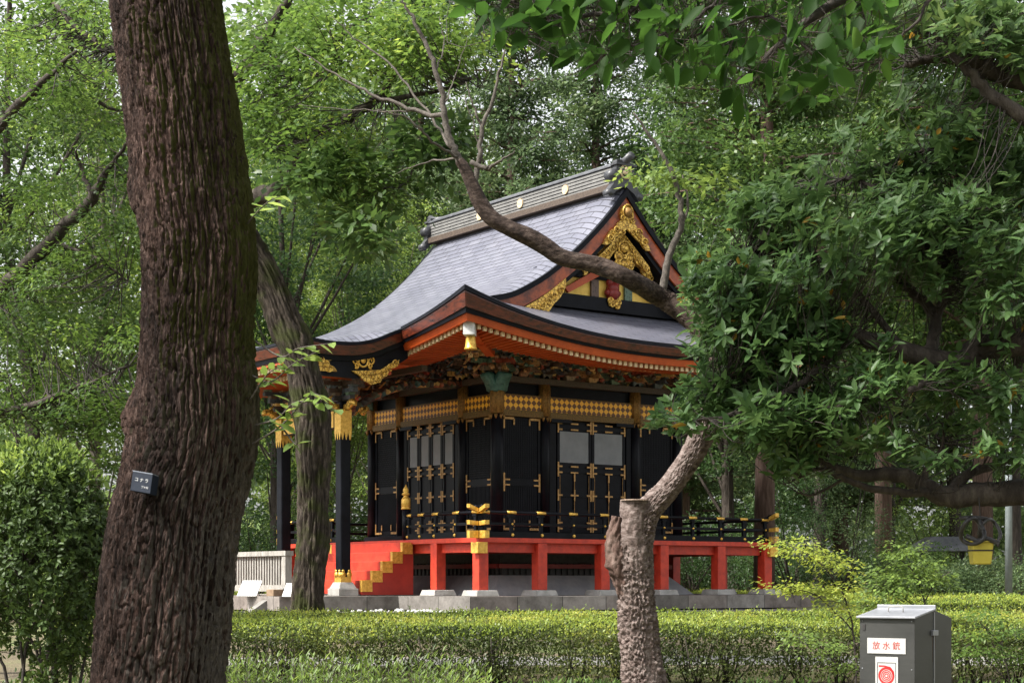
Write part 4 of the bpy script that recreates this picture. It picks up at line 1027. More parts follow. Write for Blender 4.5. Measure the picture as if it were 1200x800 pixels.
plant('yellow', 385, 76, 1.0, 'pale tree with a slim trunk left of the shrine roof', .4)
plant('yellow', 330, 80, 1.0, 'pale yellow green tree between the mossy leaning trunk and the slim dark trunk', 2.2)
plant('yellow', 440, 78, 1.1, 'yellow green tree farther back behind the shrine roof slope', 4.0)
plant('mid', 40, 46, .85, 'leafy tree behind the clipped camellia at the left edge', 3.0)
plant('yellow', 110, 62, .95, 'yellow green tree behind the name plate oak, farther left', .2)
plant('mid', 225, 68, .95, 'mid green tree mostly hidden by the big oak trunk', 5.0)
plant('dark', 325, 50, .72, 'dark tree low behind the wooden barrier', 1.0)
plant('dark', 855, 62, .9, 'dark tree with a thin forked trunk behind the veranda railing', 2.0)
plant('dark', 960, 58, .8, 'dark green tree filling the gap right of the veranda', 3.4)
plant('dark', 1040, 64, .95, 'dark tree behind the young green maple', 4.7)
plant('mid', 1120, 72, 1.0, 'mid green tree behind the hanging yellow bucket', 1.9)
plant('dark', 1190, 56, .85, 'dark tree at the right edge beside the grey pole', .6)
# a far wood that reads as one mass
nc = 1500; u = rng.uniform(-52, 52, nc); dd = rng.uniform(84, 112, nc); zz = rng.random(nc) ** .95 * 36
keep = (noise_v := np.array([noise.noise(Vector((a * .09, c * .12, 3.3))) for a, c in zip(u, zz)])) > np.interp(zz, [0, 16, 24, 36], [-1, -.7, -.05, .2])
u, dd, zz = u[keep], dd[keep], zz[keep]
C = CAM[None] * np.array([1, 1, 0]) + u[:, None] * RT + dd[:, None] * FW + zz[:, None] * UP
nl = 260; C = np.concatenate([C, np.array([CAM[0], CAM[1], -.3]) + rng.uniform(-42, 42, nl)[:, None] * RT + rng.uniform(76, 90, nl)[:, None] * FW + (rng.random(nl) * 9)[:, None] * UP])
P, A, N = clump_leaves(C, rng.uniform(1.2, 2.4, len(C)), rng.uniform(.8, 1.5, len(C)), 130)
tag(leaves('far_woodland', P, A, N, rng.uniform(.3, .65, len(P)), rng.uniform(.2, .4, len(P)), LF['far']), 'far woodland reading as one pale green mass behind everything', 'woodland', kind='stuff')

# the same wood closing in behind and beside the viewpoint (out of frame, it shades and is mirrored in the lacquer)
nc = 900; an = rng.uniform(R(55), R(305), nc); rr = rng.uniform(24, 40, nc); zz = rng.random(nc) * 17 + .5
C = np.array([CAM[0], CAM[1], 0]) + (np.cos(an) * rr)[:, None] * FW + (np.sin(an) * rr)[:, None] * RT + (zz - 1.0)[:, None] * UP
P, A, N = clump_leaves(C, rng.uniform(1.2, 2.2, nc), rng.uniform(.8, 1.5, nc), 60)
tag(leaves('surrounding_woodland', P, A, N, rng.uniform(.3, .6, len(P)), rng.uniform(.2, .35, len(P)), LF['mid']), 'woodland closing in around the viewpoint', 'woodland', kind='stuff')

# ---- undergrowth shrubs behind and beside the shrine
def shrub(px, D, r, h, mat, label, nc=34, per=170, leaf=.09, stems=True, bmat='dark', cat='shrub', name='shrub', group='shrubs under the trees'):
    p = W(px, 690, D); z0 = float(terrain(p[0], p[1])); t = thing(name, label, cat, (p[0], p[1], z0), group)
    d = rdir(nc); d[:, 2] = np.abs(d[:, 2]) * 1.0; rr = rng.random(nc) ** .4
    C = np.array([p[0], p[1], z0 + h * .12]) + d * rr[:, None] * np.array([r, r, h * .8])
    mb = MB(); mb.smooth = True
    for c in C[:14]: mb.tube(smooth_path([(p[0] + rng.normal() * .1, p[1] + rng.normal() * .1, z0 - .1), (p + c) / 2 * np.array([1, 1, 0]) + np.array([0, 0, z0 + (c[2] - z0) * .5]), c], 3), np.linspace(.035, .008, 7), 5)
    mb.build('stem', BK[bmat], t)
    P, A, N = clump_leaves(C, rng.uniform(.25, .45, nc) * r, rng.uniform(.18, .3, nc) * r, per)
    leaves('foliage', P, A, N, rng.uniform(.7, 1.3, len(P)) * leaf, rng.uniform(.45, .6, len(P)) * leaf, mat, t); return t
for a in [(300, 47, 1.7, 3.0, LF['dark'], 'dark shrub just left of the wooden barrier'), (345, 52, 1.8, 3.4, LF['mid'], 'shrub seen between the two porch posts'), (425, 53, 1.8, 3.2, LF['dark'], 'dark shrub seen between the near porch post and the shrine wall'),
          (810, 53, 1.6, 2.6, LF['dark'], 'dark shrub seen under the veranda beside the rough pale trunk'), (868, 56, 2.0, 3.4, LF['dark'], 'dark shrub behind the far veranda posts'), (930, 50, 1.9, 4.2, LF['dark'], 'tall dark shrub just right of the veranda end'),
          (990, 49, 1.9, 4.6, LF['grey'], 'tall feathery grey green shrub right of the veranda'), (1060, 52, 2.0, 2.2, LF['mid'], 'rounded shrub behind the young green maple'), (1125, 47, 1.6, 1.0, LF['grey'], 'low pale shrub below the hanging yellow bucket'), (1175, 46, 1.6, 1.1, LF['grey'], 'low pale shrub around the foot of the grey pole'),
          (1100, 60, 2.4, 5.0, LF['yellow'], 'yellow green shrub behind the hanging yellow bucket'), (20, 38, 1.9, 3.2, LF['mid'], 'shrub at the left edge behind the clipped camellia'), (110, 41, 1.7, 2.6, LF['yellow'], 'yellow green shrub between the clipped camellia and the oak')]:
    shrub(*a)

# ---- clipped hedge
def hpt(u, d): return CAM[0] + u * RT[0] + d * FW[0], CAM[1] + u * RT[1] + d * FW[1]
def hedge(label, u0, u1, d0, d1, zf, zb, zg, n, leaf=.05, mat=None):
    x, y = hpt((u0 + u1) / 2, (d0 + d1) / 2); t = thing('clipped_hedge', label, 'hedge', (x, y, zg))
    nt_ = int(n * .76); u = rng.uniform(u0, u1, n); top = np.arange(n) < nt_
    v = np.where(top, rng.random(n), -.02 + np.abs(rng.normal(size=n)) * .10); d = d0 + (d1 - d0) * v
    lump = np.array([noise.noise(Vector((a * .8, b * .9, 0))) * .055 + noise.noise(Vector((a * 3, b * 3, 5))) * .035 for a, b in zip(u, d)])
    zt = zf + (zb - zf) * v - .10 * np.exp(-((v) / .05) ** 2) + lump
    z = np.where(top, zt - np.abs(rng.normal(size=n)) * .045, zg + .03 + (zt - zg - .02) * rng.random(n) ** .8)
    d = np.where(top, d, d + lump * 1.5 + .05)
    P = CAM * np.array([1, 1, 0]) + u[:, None] * RT + d[:, None] * FW + z[:, None] * UP
    A = rdir(n) * .8 + np.where(top, 0, -1)[:, None] * FW * .5 + np.array([0, 0, .55]); N = rdir(n) * .6 + np.where(top, 0, -.6)[:, None] * FW + np.array([0, 0, .7])
    leaves('foliage', P, A, N, rng.uniform(.7, 1.3, n) * leaf, rng.uniform(.4, .55, n) * leaf, mat or LF['hedge'], t)
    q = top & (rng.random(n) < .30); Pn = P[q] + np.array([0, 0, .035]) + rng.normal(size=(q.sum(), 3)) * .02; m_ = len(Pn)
    leaves('sunlit_new_growth', Pn, rdir(m_) * .7 + np.array([0, 0, .6]), rdir(m_) * .6 + np.array([0, 0, .8]), rng.uniform(.6, 1.1, m_) * leaf, rng.uniform(.35, .5, m_) * leaf, LF['lime'], t)  # young leaves in lime, painting in sunlight that the hedge top lacks
    mb = MB(); mb.smooth = True
    for k in range(int((u1 - u0) * 5)):
        a = rng.uniform(u0, u1); b = rng.uniform(d0 + .15, d0 + .9)
        for q in range(3):
            x0, y0 = hpt(a, b); x1, y1 = hpt(a + rng.normal() * .18, b + rng.normal() * .15); mb.tube([(x0, y0, zg - .05), ((x0 + x1) / 2, (y0 + y1) / 2, zg + .2), (x1, y1, zf - .08)], [.014, .011, .006], 5)
    mb.build('stems', BK['twig_dark'], t)
    ns_ = int((u1 - u0) * 22); mb = MB(); SP = []; SA = []
    for k in range(ns_):
        a = rng.uniform(u0, u1); v_ = rng.random() ** 1.6; x0, y0 = hpt(a, d0 + (d1 - d0) * v_); zt_ = zf + (zb - zf) * v_; h_ = rng.uniform(.05, .16); tip = np.array([x0, y0, zt_ + h_]) + rng.normal(size=3) * np.array([.04, .04, 0])
        mb.tube([(x0, y0, zt_ - .06), tip], [.0025, .0012], 4)
        for f in np.linspace(.3, 1, 7): SP.append(np.array([x0, y0, zt_ - .06]) * (1 - f) + tip * f); an = rng.uniform(0, 6.28); SA.append([math.cos(an), math.sin(an), .7])
    st = tag(mb.build('shoots', BK['twig'], t, recalc=False), kind='stuff'); SP = np.array(SP); SA = np.array(SA); m_ = len(SP)
    leaves('shoot_leaves', SP, SA, np.array([0, 0, 1.]) + rdir(m_) * .3, rng.uniform(.8, 1.4, m_) * leaf, rng.uniform(.3, .42, m_) * leaf, LF['yellow'], st)
    return t
hedge('long clipped azalea hedge in front of the stone platform', -6.0, 8.4, 21.7, 26.0, -.30, -.17, -1.0, 185000)
hedge('second clipped hedge strip farther back at the right edge', 6.3, 13, 31.5, 33.5, -.12, .0, -.85, 50000, .06)

# ---- the big oak in front, deeply furrowed
def bark_grid(path, rad, nu, fn):
    k = len(path); t = nrm(np.gradient(path, axis=0)); a = np.cross(UP, FW); V = []
    for i in range(k):
        u_ = a - t[i] * (a @ t[i]); u_ /= np.linalg.norm(u_); v_ = np.cross(t[i], u_)
        for j in range(nu):
            th = 2 * math.pi * j / nu; V.append(path[i] + (rad[i] + fn(th, i, rad[i])) * (math.cos(th) * u_ + math.sin(th) * v_))
    me = bpy.data.meshes.new('m'); F = [(i * nu + j, i * nu + (j + 1) % nu, (i + 1) * nu + (j + 1) % nu, (i + 1) * nu + j) for i in range(k - 1) for j in range(nu)]
    F += [tuple((k - 1) * nu + j for j in range(nu))]
    me.from_pydata([tuple(p) for p in V], [], F); me.polygons.foreach_set('use_smooth', [True] * len(F)); return me
def arc(path): return np.r_[0, np.cumsum(np.linalg.norm(np.diff(path, axis=0), axis=1))]
def resample(P, k):
    s = arc(P[:, :3]); q = np.linspace(0, s[-1], k); return np.stack([np.interp(q, s, P[:, i]) for i in range(P.shape[1])], 1)
def pxpath(rows, D):   # rows (px, py, half width px[, D])
    out = []
    for r_ in rows:
        d_ = r_[3] if len(r_) > 3 else D; out.append([*W(r_[0], r_[1], d_), r_[2] * d_ / FPX])
    return np.array(out)
def oakbark():
    m, n, b = newmat('oak bark'); v = objcoord(n, (26, 26, 5.5))
    t = nd(n, 'ShaderNodeTexNoise', Scale=1.9, Detail=12, Roughness=.8); n.links.new(v, t.inputs['Vector'])
    r = ramp(n, [(.36, (.007, .0048, .004)), (.47, (.028, .0175, .0145)), (.56, (.066, .043, .036)), (.68, (.19, .148, .13))]); n.links.new(t.outputs[0], r.inputs[0])
    v2 = objcoord(n, (1.6, 1.6, .5)); t2 = nd(n, 'ShaderNodeTexNoise', Scale=1.3, Detail=5); n.links.new(v2, t2.inputs['Vector'])
    r2 = ramp(n, [(.36, (.60, .55, .53)), (.5, (1.2, 1.12, 1.08)), (.66, (2.1, 1.95, 1.9))]); n.links.new(t2.outputs[0], r2.inputs[0])
    mx = n.nodes.new('ShaderNodeMixRGB'); mx.blend_type = 'MULTIPLY'; mx.inputs[0].default_value = 1; n.links.new(r.outputs[0], mx.inputs[1]); n.links.new(r2.outputs[0], mx.inputs[2])
    # right flank: moss higher up, low down sky light painted in as grey
    g = n.nodes.new('ShaderNodeNewGeometry'); dt = nd(n, 'ShaderNodeVectorMath', operation='DOT_PRODUCT'); n.links.new(g.outputs['Normal'], dt.inputs[0]); dt.inputs[1].default_value = tuple(RT * .95 - FW * .2)
    ns = nd(n, 'ShaderNodeTexNoise', Scale=3.2, Detail=6, Roughness=.7); n.links.new(objcoord(n), ns.inputs['Vector'])
    ad = nd(n, 'ShaderNodeMath', operation='MULTIPLY_ADD'); n.links.new(ns.outputs[0], ad.inputs[0]); ad.inputs[1].default_value = 1.5; n.links.new(dt.outputs['Value'], ad.inputs[2])
    sx = n.nodes.new('ShaderNodeSeparateXYZ'); tc = n.nodes.new('ShaderNodeTexCoord'); n.links.new(tc.outputs['Object'], sx.inputs[0])
    hz = nd(n, 'ShaderNodeMapRange'); hz.inputs[1].default_value = .6; hz.inputs[2].default_value = 1.7; n.links.new(sx.outputs[2], hz.inputs[0])
    mr = ramp(n, [(.56, (0, 0, 0)), (.70, (1, 1, 1))]); sc2 = nd(n, 'ShaderNodeMath', operation='MULTIPLY'); n.links.new(ad.outputs[0], sc2.inputs[0]); sc2.inputs[1].default_value = .5; n.links.new(sc2.outputs[0], mr.inputs[0])
    mm = nd(n, 'ShaderNodeMath', operation='MULTIPLY'); n.links.new(mr.outputs[0], mm.inputs[0]); n.links.new(hz.outputs[0], mm.inputs[1])
    m3 = n.nodes.new('ShaderNodeMixRGB'); m3.inputs[2].default_value = (.06, .062, .012, 1); n.links.new(mm.outputs[0], m3.inputs[0]); n.links.new(mx.outputs[0], m3.inputs[1])
    iv = nd(n, 'ShaderNodeMath', operation='SUBTRACT'); iv.inputs[0].default_value = 1; n.links.new(hz.outputs[0], iv.inputs[1])
    m4 = nd(n, 'ShaderNodeMath', operation='MULTIPLY'); n.links.new(mr.outputs[0], m4.inputs[0]); n.links.new(iv.outputs[0], m4.inputs[1])
    m5 = nd(n, 'ShaderNodeMath', operation='MULTIPLY'); n.links.new(m4.outputs[0], m5.inputs[0]); m5.inputs[1].default_value = .75
    r5 = ramp(n, [(.35, (.05, .042, .036)), (.65, (.24, .215, .19))]); n.links.new(t.outputs[0], r5.inputs[0])
    m6 = n.nodes.new('ShaderNodeMixRGB'); n.links.new(m5.outputs[0], m6.inputs[0]); n.links.new(m3.outputs[0], m6.inputs[1]); n.links.new(r5.outputs[0], m6.inputs[2])
    n.links.new(m6.outputs[0], b.inputs['Base Color']); b.inputs['Roughness'].default_value = .88; b.inputs['Specular IOR Level'].default_value = .2
    bp = nd(n, 'ShaderNodeBump', Strength=1.0, Distance=.05); v4 = objcoord(n, (34, 34, 13)); t4 = nd(n, 'ShaderNodeTexNoise', Scale=2, Detail=8, Roughness=.7); n.links.new(v4, t4.inputs['Vector']); n.links.new(t4.outputs[0], bp.inputs['Height']); n.links.new(bp.outputs[0], b.inputs['Normal'])
    return m
OD = 10.0
rows = [(158, 1010, 104), (164, 950, 92), (173, 880, 80), (184, 800, 75), (196, 700, 74), (209, 600, 71), (228, 510, 68), (230, 400, 63), (233, 300, 65), (222, 200, 63), (209, 100, 62), (196, 0, 62), (184, -150, 60), (178, -400, 55), (188, -800, 49), (203, -1150, 42)]
pth = smooth_path(pxpath(rows, OD), 8); ic_ = int(np.argmin(np.abs(pth[:, 2] - 4.2))); pth = np.vstack([resample(pth[:ic_ + 1], 800), resample(pth[ic_:], 120)[1:]]); S_ = arc(pth[:, :3])
oak = thing('oak_tree', 'massive furrowed oak trunk with a dark name plate in the left foreground', 'tree', (*W(165, 945, OD)[:2], -1.0))
def oakfn(th, i, r_):
    s = S_[i]; c_, sn = math.cos(th), math.sin(th)
    q = Vector((c_ * 4.2 * r_ / .35, sn * 4.2 * r_ / .35, s * 1.5)); w1 = noise.noise(q * .7) * .6
    ph = noise.noise(Vector((c_ * 3, sn * 3, s * 2.6))) * .6 + noise.noise(Vector((c_ * 8, sn * 8, s * 7))) * .25
    a = abs(noise.noise(Vector((c_ * 6 + ph, sn * 6 - ph, s * .95)))); b_ = abs(noise.noise(Vector((c_ * 12 + ph * 1.6, sn * 12 - ph, s * 1.7 + 7)))); cr = abs(noise.noise(Vector((c_ * 23 + ph, sn * 23, s * 3.2 + 3))))
    big = noise.noise(Vector((c_ * 1.2, sn * 1.2, s * .9))) * .035
    h4 = abs(noise.noise(Vector((c_ * 46 + ph, sn * 46, s * 7)))); hb = abs(noise.noise(Vector((c_ * 7 + ph, sn * 7, s * 6 + 5))))
    x = .024 * (min(a * 5, 1) - .75) + .019 * (min(b_ * 5, 1) - .7) + .014 * (min(cr * 4, 1) - .6) + .008 * (min(h4 * 4, 1) - .6) + .014 * (min(hb * 9, 1) - .85) + .007 * noise.noise(Vector((c_ * 70, sn * 70, s * 40))) + big
    # burls on the right flank
    for (sb, tb, amp, wd) in ((2.62, .05, .085, .16), (2.36, -.35, .05, .12), (4.0, .1, .04, .14)):
        dth = math.atan2(math.sin(th - tb), math.cos(th - tb)); x += amp * math.exp(-((s - sb) / wd) ** 2 - (dth / .45) ** 2)
    return x
me = bark_grid(pth[:, :3], pth[:, 3], 400, oakfn); me.materials.append(oakbark()); tr = bpy.data.objects.new('trunk', me); col.objects.link(tr); adopt(tr, oak)
mb = MB(); mb.smooth = True; top = pth[-1, :3]; cc = []
for an, hh, rr in ((.3, 1.2, 3.2), (1.3, 2.6, 2.0), (2.2, 1.2, 3.2), (3.0, .6, 3.6), (3.9, 1.6, 3.0), (4.7, 2.6, 2.0), (5.3, 1.0, 3.4)):
    e_ = top + np.array([math.cos(an) * rr, math.sin(an) * rr, hh]); q = limb(mb, [pth[-40, :3], top + (e_ - top) * .4 + np.array([0, 0, .3]), e_], .16, .03); cc += [e_, q[-3], q[-6]]
mb.build('limbs', BK['dark'], oak)
C = np.array(cc)[rng.integers(0, len(cc), 230)] + rng.normal(size=(230, 3)) * np.array([1.1, 1.1, .8])
C = np.concatenate([C, top + rdir(120) * np.array([3.8, 3.8, 2.2]) * rng.random((120, 1)) ** .4 + np.array([0, 0, 1.6])]); C = C[(C[:, 2] > 4.9) & ((((C - top) @ RT < -1.4) & (C[:, 2] < 7.6)) | (rng.random(len(C)) < .10))]; k = len(C)  # unseen crown, thinned towards the right: shaped to shade the trunk
P, A, N = clump_leaves(C, rng.uniform(.4, .8, k), rng.uniform(.25, .45, k), 90); leaves('crown', P, A, N, .13, .065, LF['maple'], oak)
def sprig(parent, pts, n, L, mat, r0=.006, spread=.5, droop=-.2, name='leafy_shoot', bm='twig'):
    mb = MB(); mb.smooth = True; q = limb(mb, pts, r0, .0015, 5)
    st = mb.build(name, BK[bm], parent)
    idx = np.clip((np.linspace(.25, 1, n) * (len(q) - 1)).astype(int), 0, len(q) - 1); P = q[idx]; tn = nrm(np.gradient(q, axis=0))[idx]
    sd_ = nrm(np.cross(tn, UP)) * np.where(np.arange(n) % 2, 1, -1)[:, None]
    A = tn * .7 + sd_ * spread * 1.6 + rdir(n) * .35 + np.array([0, 0, droop]); N = rdir(n) * .5 + np.array([0, 0, .8]) - FW * .3
    leaves('leaves', P, A, N, rng.uniform(.7, 1.15, n) * L, rng.uniform(.4, .52, n) * L, mat, st, 'h')
for pts, n in (([(296, 440), (318, 447), (345, 425), (372, 412)], 12), ([(300, 498), (325, 490), (350, 470), (395, 480)], 14), ([(296, 520), (330, 498), (365, 462), (385, 474)], 14), ([(300, 400), (330, 418), (350, 408), (388, 402)], 10), ([(290, 262), (300, 250), (315, 236), (328, 230)], 9), ([(292, 470), (312, 440), (330, 428)], 8), ([(330, 500), (348, 520), (340, 470)], 6)):
    sprig(oak, [W(x, y, 9.9 - .1 * i) for i, (x, y) in enumerate(pts)], n, .105, LF['yellow'])
# the name plate nailed to the trunk
npl = thing('name_plate', 'small dark blue tree name plate with white lettering on the oak', 'sign', W(167, 566, 9.55))
c0 = W(167, 565.5, 9.57); ang = R(6)
ex = nrm(RT * math.cos(R(20)) - FW * math.sin(R(20)) * -1 * .0 - FW * math.sin(R(20)) + UP * -.17); ez = nrm(UP + RT * .12 + FW * .10); en = nrm(np.cross(ex, ez))
if en @ FW > 0: en = -en
xfp_ = lambda a, b, c: tuple(c0 + ex * a + ez * b + en * c)
mb = MB(); mb.box(-.066, .066, -.055, .055, -.06, .012, xfp_); mb.build('plate', noisy('dark blue plate', (.008, .012, .022), (.014, .02, .034), 6, .5, .05, spec=.2), npl, bevel=.003)
mb = MB(); mb.box(-.066, .066, .0555, .060, -.05, .014, xfp_); mb.build('plate_top', noisy('pale plate edge', (.14, .16, .2), (.2, .22, .26), 6, .5, .05), npl)
def text(s, size, origin, ex, ez, en, mat, parent, name='lettering'):
    cu = bpy.data.curves.new(name, 'FONT'); cu.body = s; cu.size = size; cu.align_x = 'CENTER'; cu.align_y = 'CENTER'; cu.extrude = .0006
    o = bpy.data.objects.new(name, cu); col.objects.link(o)
    mw = Matrix(((ex[0], ez[0], en[0], origin[0]), (ex[1], ez[1], en[1], origin[1]), (ex[2], ez[2], en[2], origin[2]), (0, 0, 0, 1)))
    dg = bpy.context.evaluated_depsgraph_get(); me = bpy.data.meshes.new_from_object(o.evaluated_get(dg)); bpy.data.objects.remove(o)
    me.transform(mw); me.materials.clear(); me.materials.append(mat); q = bpy.data.objects.new(name, me); col.objects.link(q); adopt(q, parent); return q
text('コ ナ ラ', .026, xfp_(0, .012, .0135), ex, ez, en, M['white'], npl); text('ブナ科', .016, xfp_(.026, -.026, .0135), ex, ez, en, M['white'], npl)

# ---- mossy leaning tree behind the oak
TD = 29.5
lt = thing('leaning_tree', 'mossy curved trunk leaning left just behind the oak, in front of the porch', 'tree', (*W(362, 800, TD)[:2], -.95))
rows = [(361, 812, 27), (361, 770, 21), (361, 724, 18), (365, 660, 17), (367, 600, 17), (367, 540, 19), (366, 485, 20), (355, 432, 18), (344, 402, 20), (334, 380, 18.5), (321, 345, 18), (308, 320, 19), (290, 292, 19), (262, 240, 19), (244, 180, 18), (236, 100, 16), (232, 20, 14), (240, -80, 11), (250, -220, 7)]
p2 = resample(smooth_path(pxpath(rows, TD), 6), 330); S2 = arc(p2[:, :3])
def ltfn(th, i, r_):
    s = S2[i]; c_, sn = math.cos(th), math.sin(th); a = abs(noise.noise(Vector((c_ * 4, sn * 4, s * 1.3)))); b_ = noise.noise(Vector((c_ * 10, sn * 10, s * 4)))
    return .06 * (min(a * 3, 1) - .6) + .03 * b_ + .02 * (min(abs(noise.noise(Vector((c_ * 9, sn * 9, s * 3.5)))) * 4, 1) - .5) + .05 * noise.noise(Vector((c_, sn, s * .9)))
me = bark_grid(p2[:, :3], p2[:, 3], 110, ltfn); me.materials.append(bark('mossy bark', (.010, .0075, .0055), (.04, .030, .023), (.125, .10, .08), 11, 3.2, .9, (.038, .042, .012), .48)); tr = bpy.data.objects.new('trunk', me); col.objects.link(tr); adopt(tr, lt)
mb = MB(); mb.smooth = True; ends = []
def pl_(pts, D): return [W(x, y, D + (q[0] if q else 0)) for x, y, *q in pts]
for pts, r0, r1 in (([(240, 130, 0), (285, 82, -1), (318, 35, -1.5), (345, -20, -2)], .16, .05), ([(262, 245, 0), (318, 225, -1), (348, 197, -1.5), (352, 172, -1.5), (380, 150, -2), (440, 118, -3), (478, 60, -3)], .17, .03), ([(345, 205, -1.4), (380, 218, -1.6), (440, 224, -2), (482, 208, -2.5)], .09, .02),
                    ([(285, 82, -1), (330, 70, -1.5), (380, 55, -2), (430, 20, -2.5)], .11, .03), ([(236, 90, 0), (180, 70, .5), (110, 50, 1), (60, 0, 1.5)], .15, .04), ([(300, 60, -1), (350, 90, -2), (400, 75, -3)], .06, .02), ([(440, 118, -3), (500, 110, -3.2), (560, 90, -3.5)], .05, .015)):
    ends.append(limb(mb, pl_(pts, TD), r0, r1, 8, .02))
mb.build('limbs', BK['dark'], lt)
def blob_pts(blobs, dens=1.):
    out = []
    for (x, y, rx, ry, D, dD, n) in blobs:
        d = rdir(int(n * dens)); r = rng.random(len(d)) ** .45
        for (a, b, c), q in zip(d, r): out.append(W(x + a * q * rx, y + b * q * ry, D + c * q * dD))
    return np.array(out)
def sprays(C, L, per, rx, rz, mat, parent, name='foliage', tilt=.25, gap=None):
    if gap is not None: C = C[np.array([noise.noise(Vector(c * .75)) for c in C]) > gap]
    """flat sprays of leaves round each centre"""
    k = len(C); idx = np.repeat(np.arange(k), per); n = len(idx); an = rng.uniform(0, 2 * math.pi, n); r = rng.random(n) ** .5
    nrm_ = nrm(np.array([0, 0, 1.]) + rng.normal(size=(k, 3)) * tilt)[idx]
    e1 = nrm(np.cross(nrm_, np.array([.3, 1., .1]))); e2 = np.cross(nrm_, e1)
    dirv = np.cos(an)[:, None] * e1 + np.sin(an)[:, None] * e2
    P = C[idx] + dirv * (r * rx)[:, None] * rng.uniform(.6, 1.3, k)[idx][:, None] + nrm_ * (rng.normal(size=n) * rz)[:, None]
    A = dirv + rdir(n) * .5 + np.array([0, 0, -.3]); N = nrm_ + rdir(n) * .4
    return leaves(name, P, A, N, rng.uniform(.7, 1.25, n) * L, rng.uniform(.42, .6, n) * L, mat, parent, 'q')
def twigs(C, limbs, parent, bm, r0=.006, name='twigs', frac=1.):
    L_ = np.concatenate(limbs); mb = MB(); mb.smooth = True
    for c in C:
        if rng.random() > frac: continue
        d = np.linalg.norm(L_ - c, axis=1); b = L_[np.argmin(d + rng.random(len(d)) * .4)]; m_ = (b + c) / 2 + np.array([0, 0, -.08]) * np.linalg.norm(c - b) + rng.normal(size=3) * .05
        mb.tube(smooth_path([b, m_, c], 3), np.linspace(r0, r0 * .3, 7), 4, False)
    return mb.build(name, bm, parent, recalc=False)
C = blob_pts([(330, 60, 90, 70, 28, 2, 95), (430, 40, 110, 70, 26, 2, 110), (520, 60, 70, 60, 25, 1.5, 60), (360, 150, 70, 50, 27, 2, 50), (440, 170, 60, 45, 26.5, 1.5, 45), (400, 235, 45, 25, 27, 1.2, 20), (460, 215, 35, 25, 26.5, 1, 24), (300, 130, 40, 60, 28, 2, 36), (120, 40, 110, 60, 30, 2, 110), (40, 60, 70, 60, 30, 2, 60), (90, 130, 80, 40, 30, 2, 50)])
sprays(C, .125, 40, .62, .10, LF['maple'], lt, gap=-.12); twigs(C, ends, lt, BK['twig_dark'], .014, frac=.6)
# darker large leaved boughs of the same tree
C = blob_pts([(420, 262, 40, 18, 26, 1, 14), (436, 284, 26, 16, 26, .8, 10), (500, 170, 55, 28, 25.5, 1, 30), (390, 195, 40, 20, 26, 1, 16), (350, 215, 40, 15, 26, 1, 10)])
sprays(C, .2, 22, .42, .12, LF['mid'], lt, 'shaded_boughs', .5)

# ---- maple at the far left, trunk outside the frame
lm = thing('maple_tree', 'layered green maple with a dark slanting limb at the left edge', 'tree', (*W(-90, 760, 24)[:2], -1.0))
mb = MB(); mb.smooth = True; le = []
q = limb(mb, [W(-90, 800, 24), W(-85, 500, 24), W(-70, 200, 24), W(-60, -150, 24)], .24, .10, 12)
for pts, r0, r1 in (([(-80, 410), (0, 340), (60, 283, -.4), (108, 232, -.8), (122, 205, -1)], .13, .055), ([(108, 232, -.8), (95, 195, -.8), (88, 178, -1)], .04, .015), ([(-70, 200), (10, 130, .3), (70, 105, .5), (140, 130, .8)], .09, .02), ([(-70, 250), (-10, 160, -.5), (40, 105, -1), (90, 60, -1.5)], .10, .02), ([(-85, 500), (20, 480, -.8), (90, 455, -1), (150, 430, -1)], .07, .015), ([(122, 205, -1), (140, 180, -1.2), (165, 150, -1.4)], .04, .01), ([(60, 283, -.4), (110, 300, -.8), (150, 330, -1)], .035, .01)):
    le.append(limb(mb, pl_(pts, 24), r0, r1, 8, .012))
mb.build('trunk', BK['dark'], lm)
C = blob_pts([(60, 330, 90, 40, 23.5, 1.8, 55), (110, 400, 80, 40, 23, 1.8, 60), (60, 470, 90, 45, 23.5, 1.8, 80), (130, 480, 60, 40, 23, 1.5, 45), (50, 240, 70, 40, 24, 1.5, 30), (110, 270, 60, 40, 23, 1.5, 30), (60, 110, 90, 60, 24, 2, 60), (150, 200, 40, 60, 23, 1.5, 20), (20, 400, 60, 60, 24, 1.5, 40), (120, 545, 50, 25, 24, 1, 18)])
sprays(C, .085, 66, .42, .05, LF['maple'], lm, gap=-.15); twigs(C, le, lm, BK['twig_dark'], .010, frac=.7)

# ---- rough barked tree with a sawn off stem, its bare branch reaching across the shrine
GD = 13.2
gt = thing('gnarled_tree', 'rough pinkish trunk with a sawn off stem and a bare branch crossing the shrine gable', 'tree', (*W(752, 880, GD)[:2], -1.0))
rows = [(754, 890, 33), (754, 845, 28), (754, 800, 25), (751, 765, 22.5), (748, 720, 21.5), (745, 680, 21), (744, 645, 21), (749, 618, 19), (762, 595, 15.5), (774, 583, 14), (785.5, 570, 13), (799, 550, 13), (813, 528, 14), (826, 500, 15), (835, 463, 15), (838, 428, 14, 13.3), (826, 392, 12.5, 13.5), (800, 365, 12, 13.6), (770, 346, 11.5, 13.6), (735, 326, 10.5), (700, 311, 10), (660, 302, 10), (640, 289, 10.5), (618, 276, 10.5), (596, 267, 9.5), (577, 256, 9.5), (563, 238, 9), (553, 216, 7.5), (545, 198, 6.5), (538, 188, 5)]
p3 = resample(smooth_path(pxpath(rows, GD), 6), 760); S3 = arc(p3[:, :3])
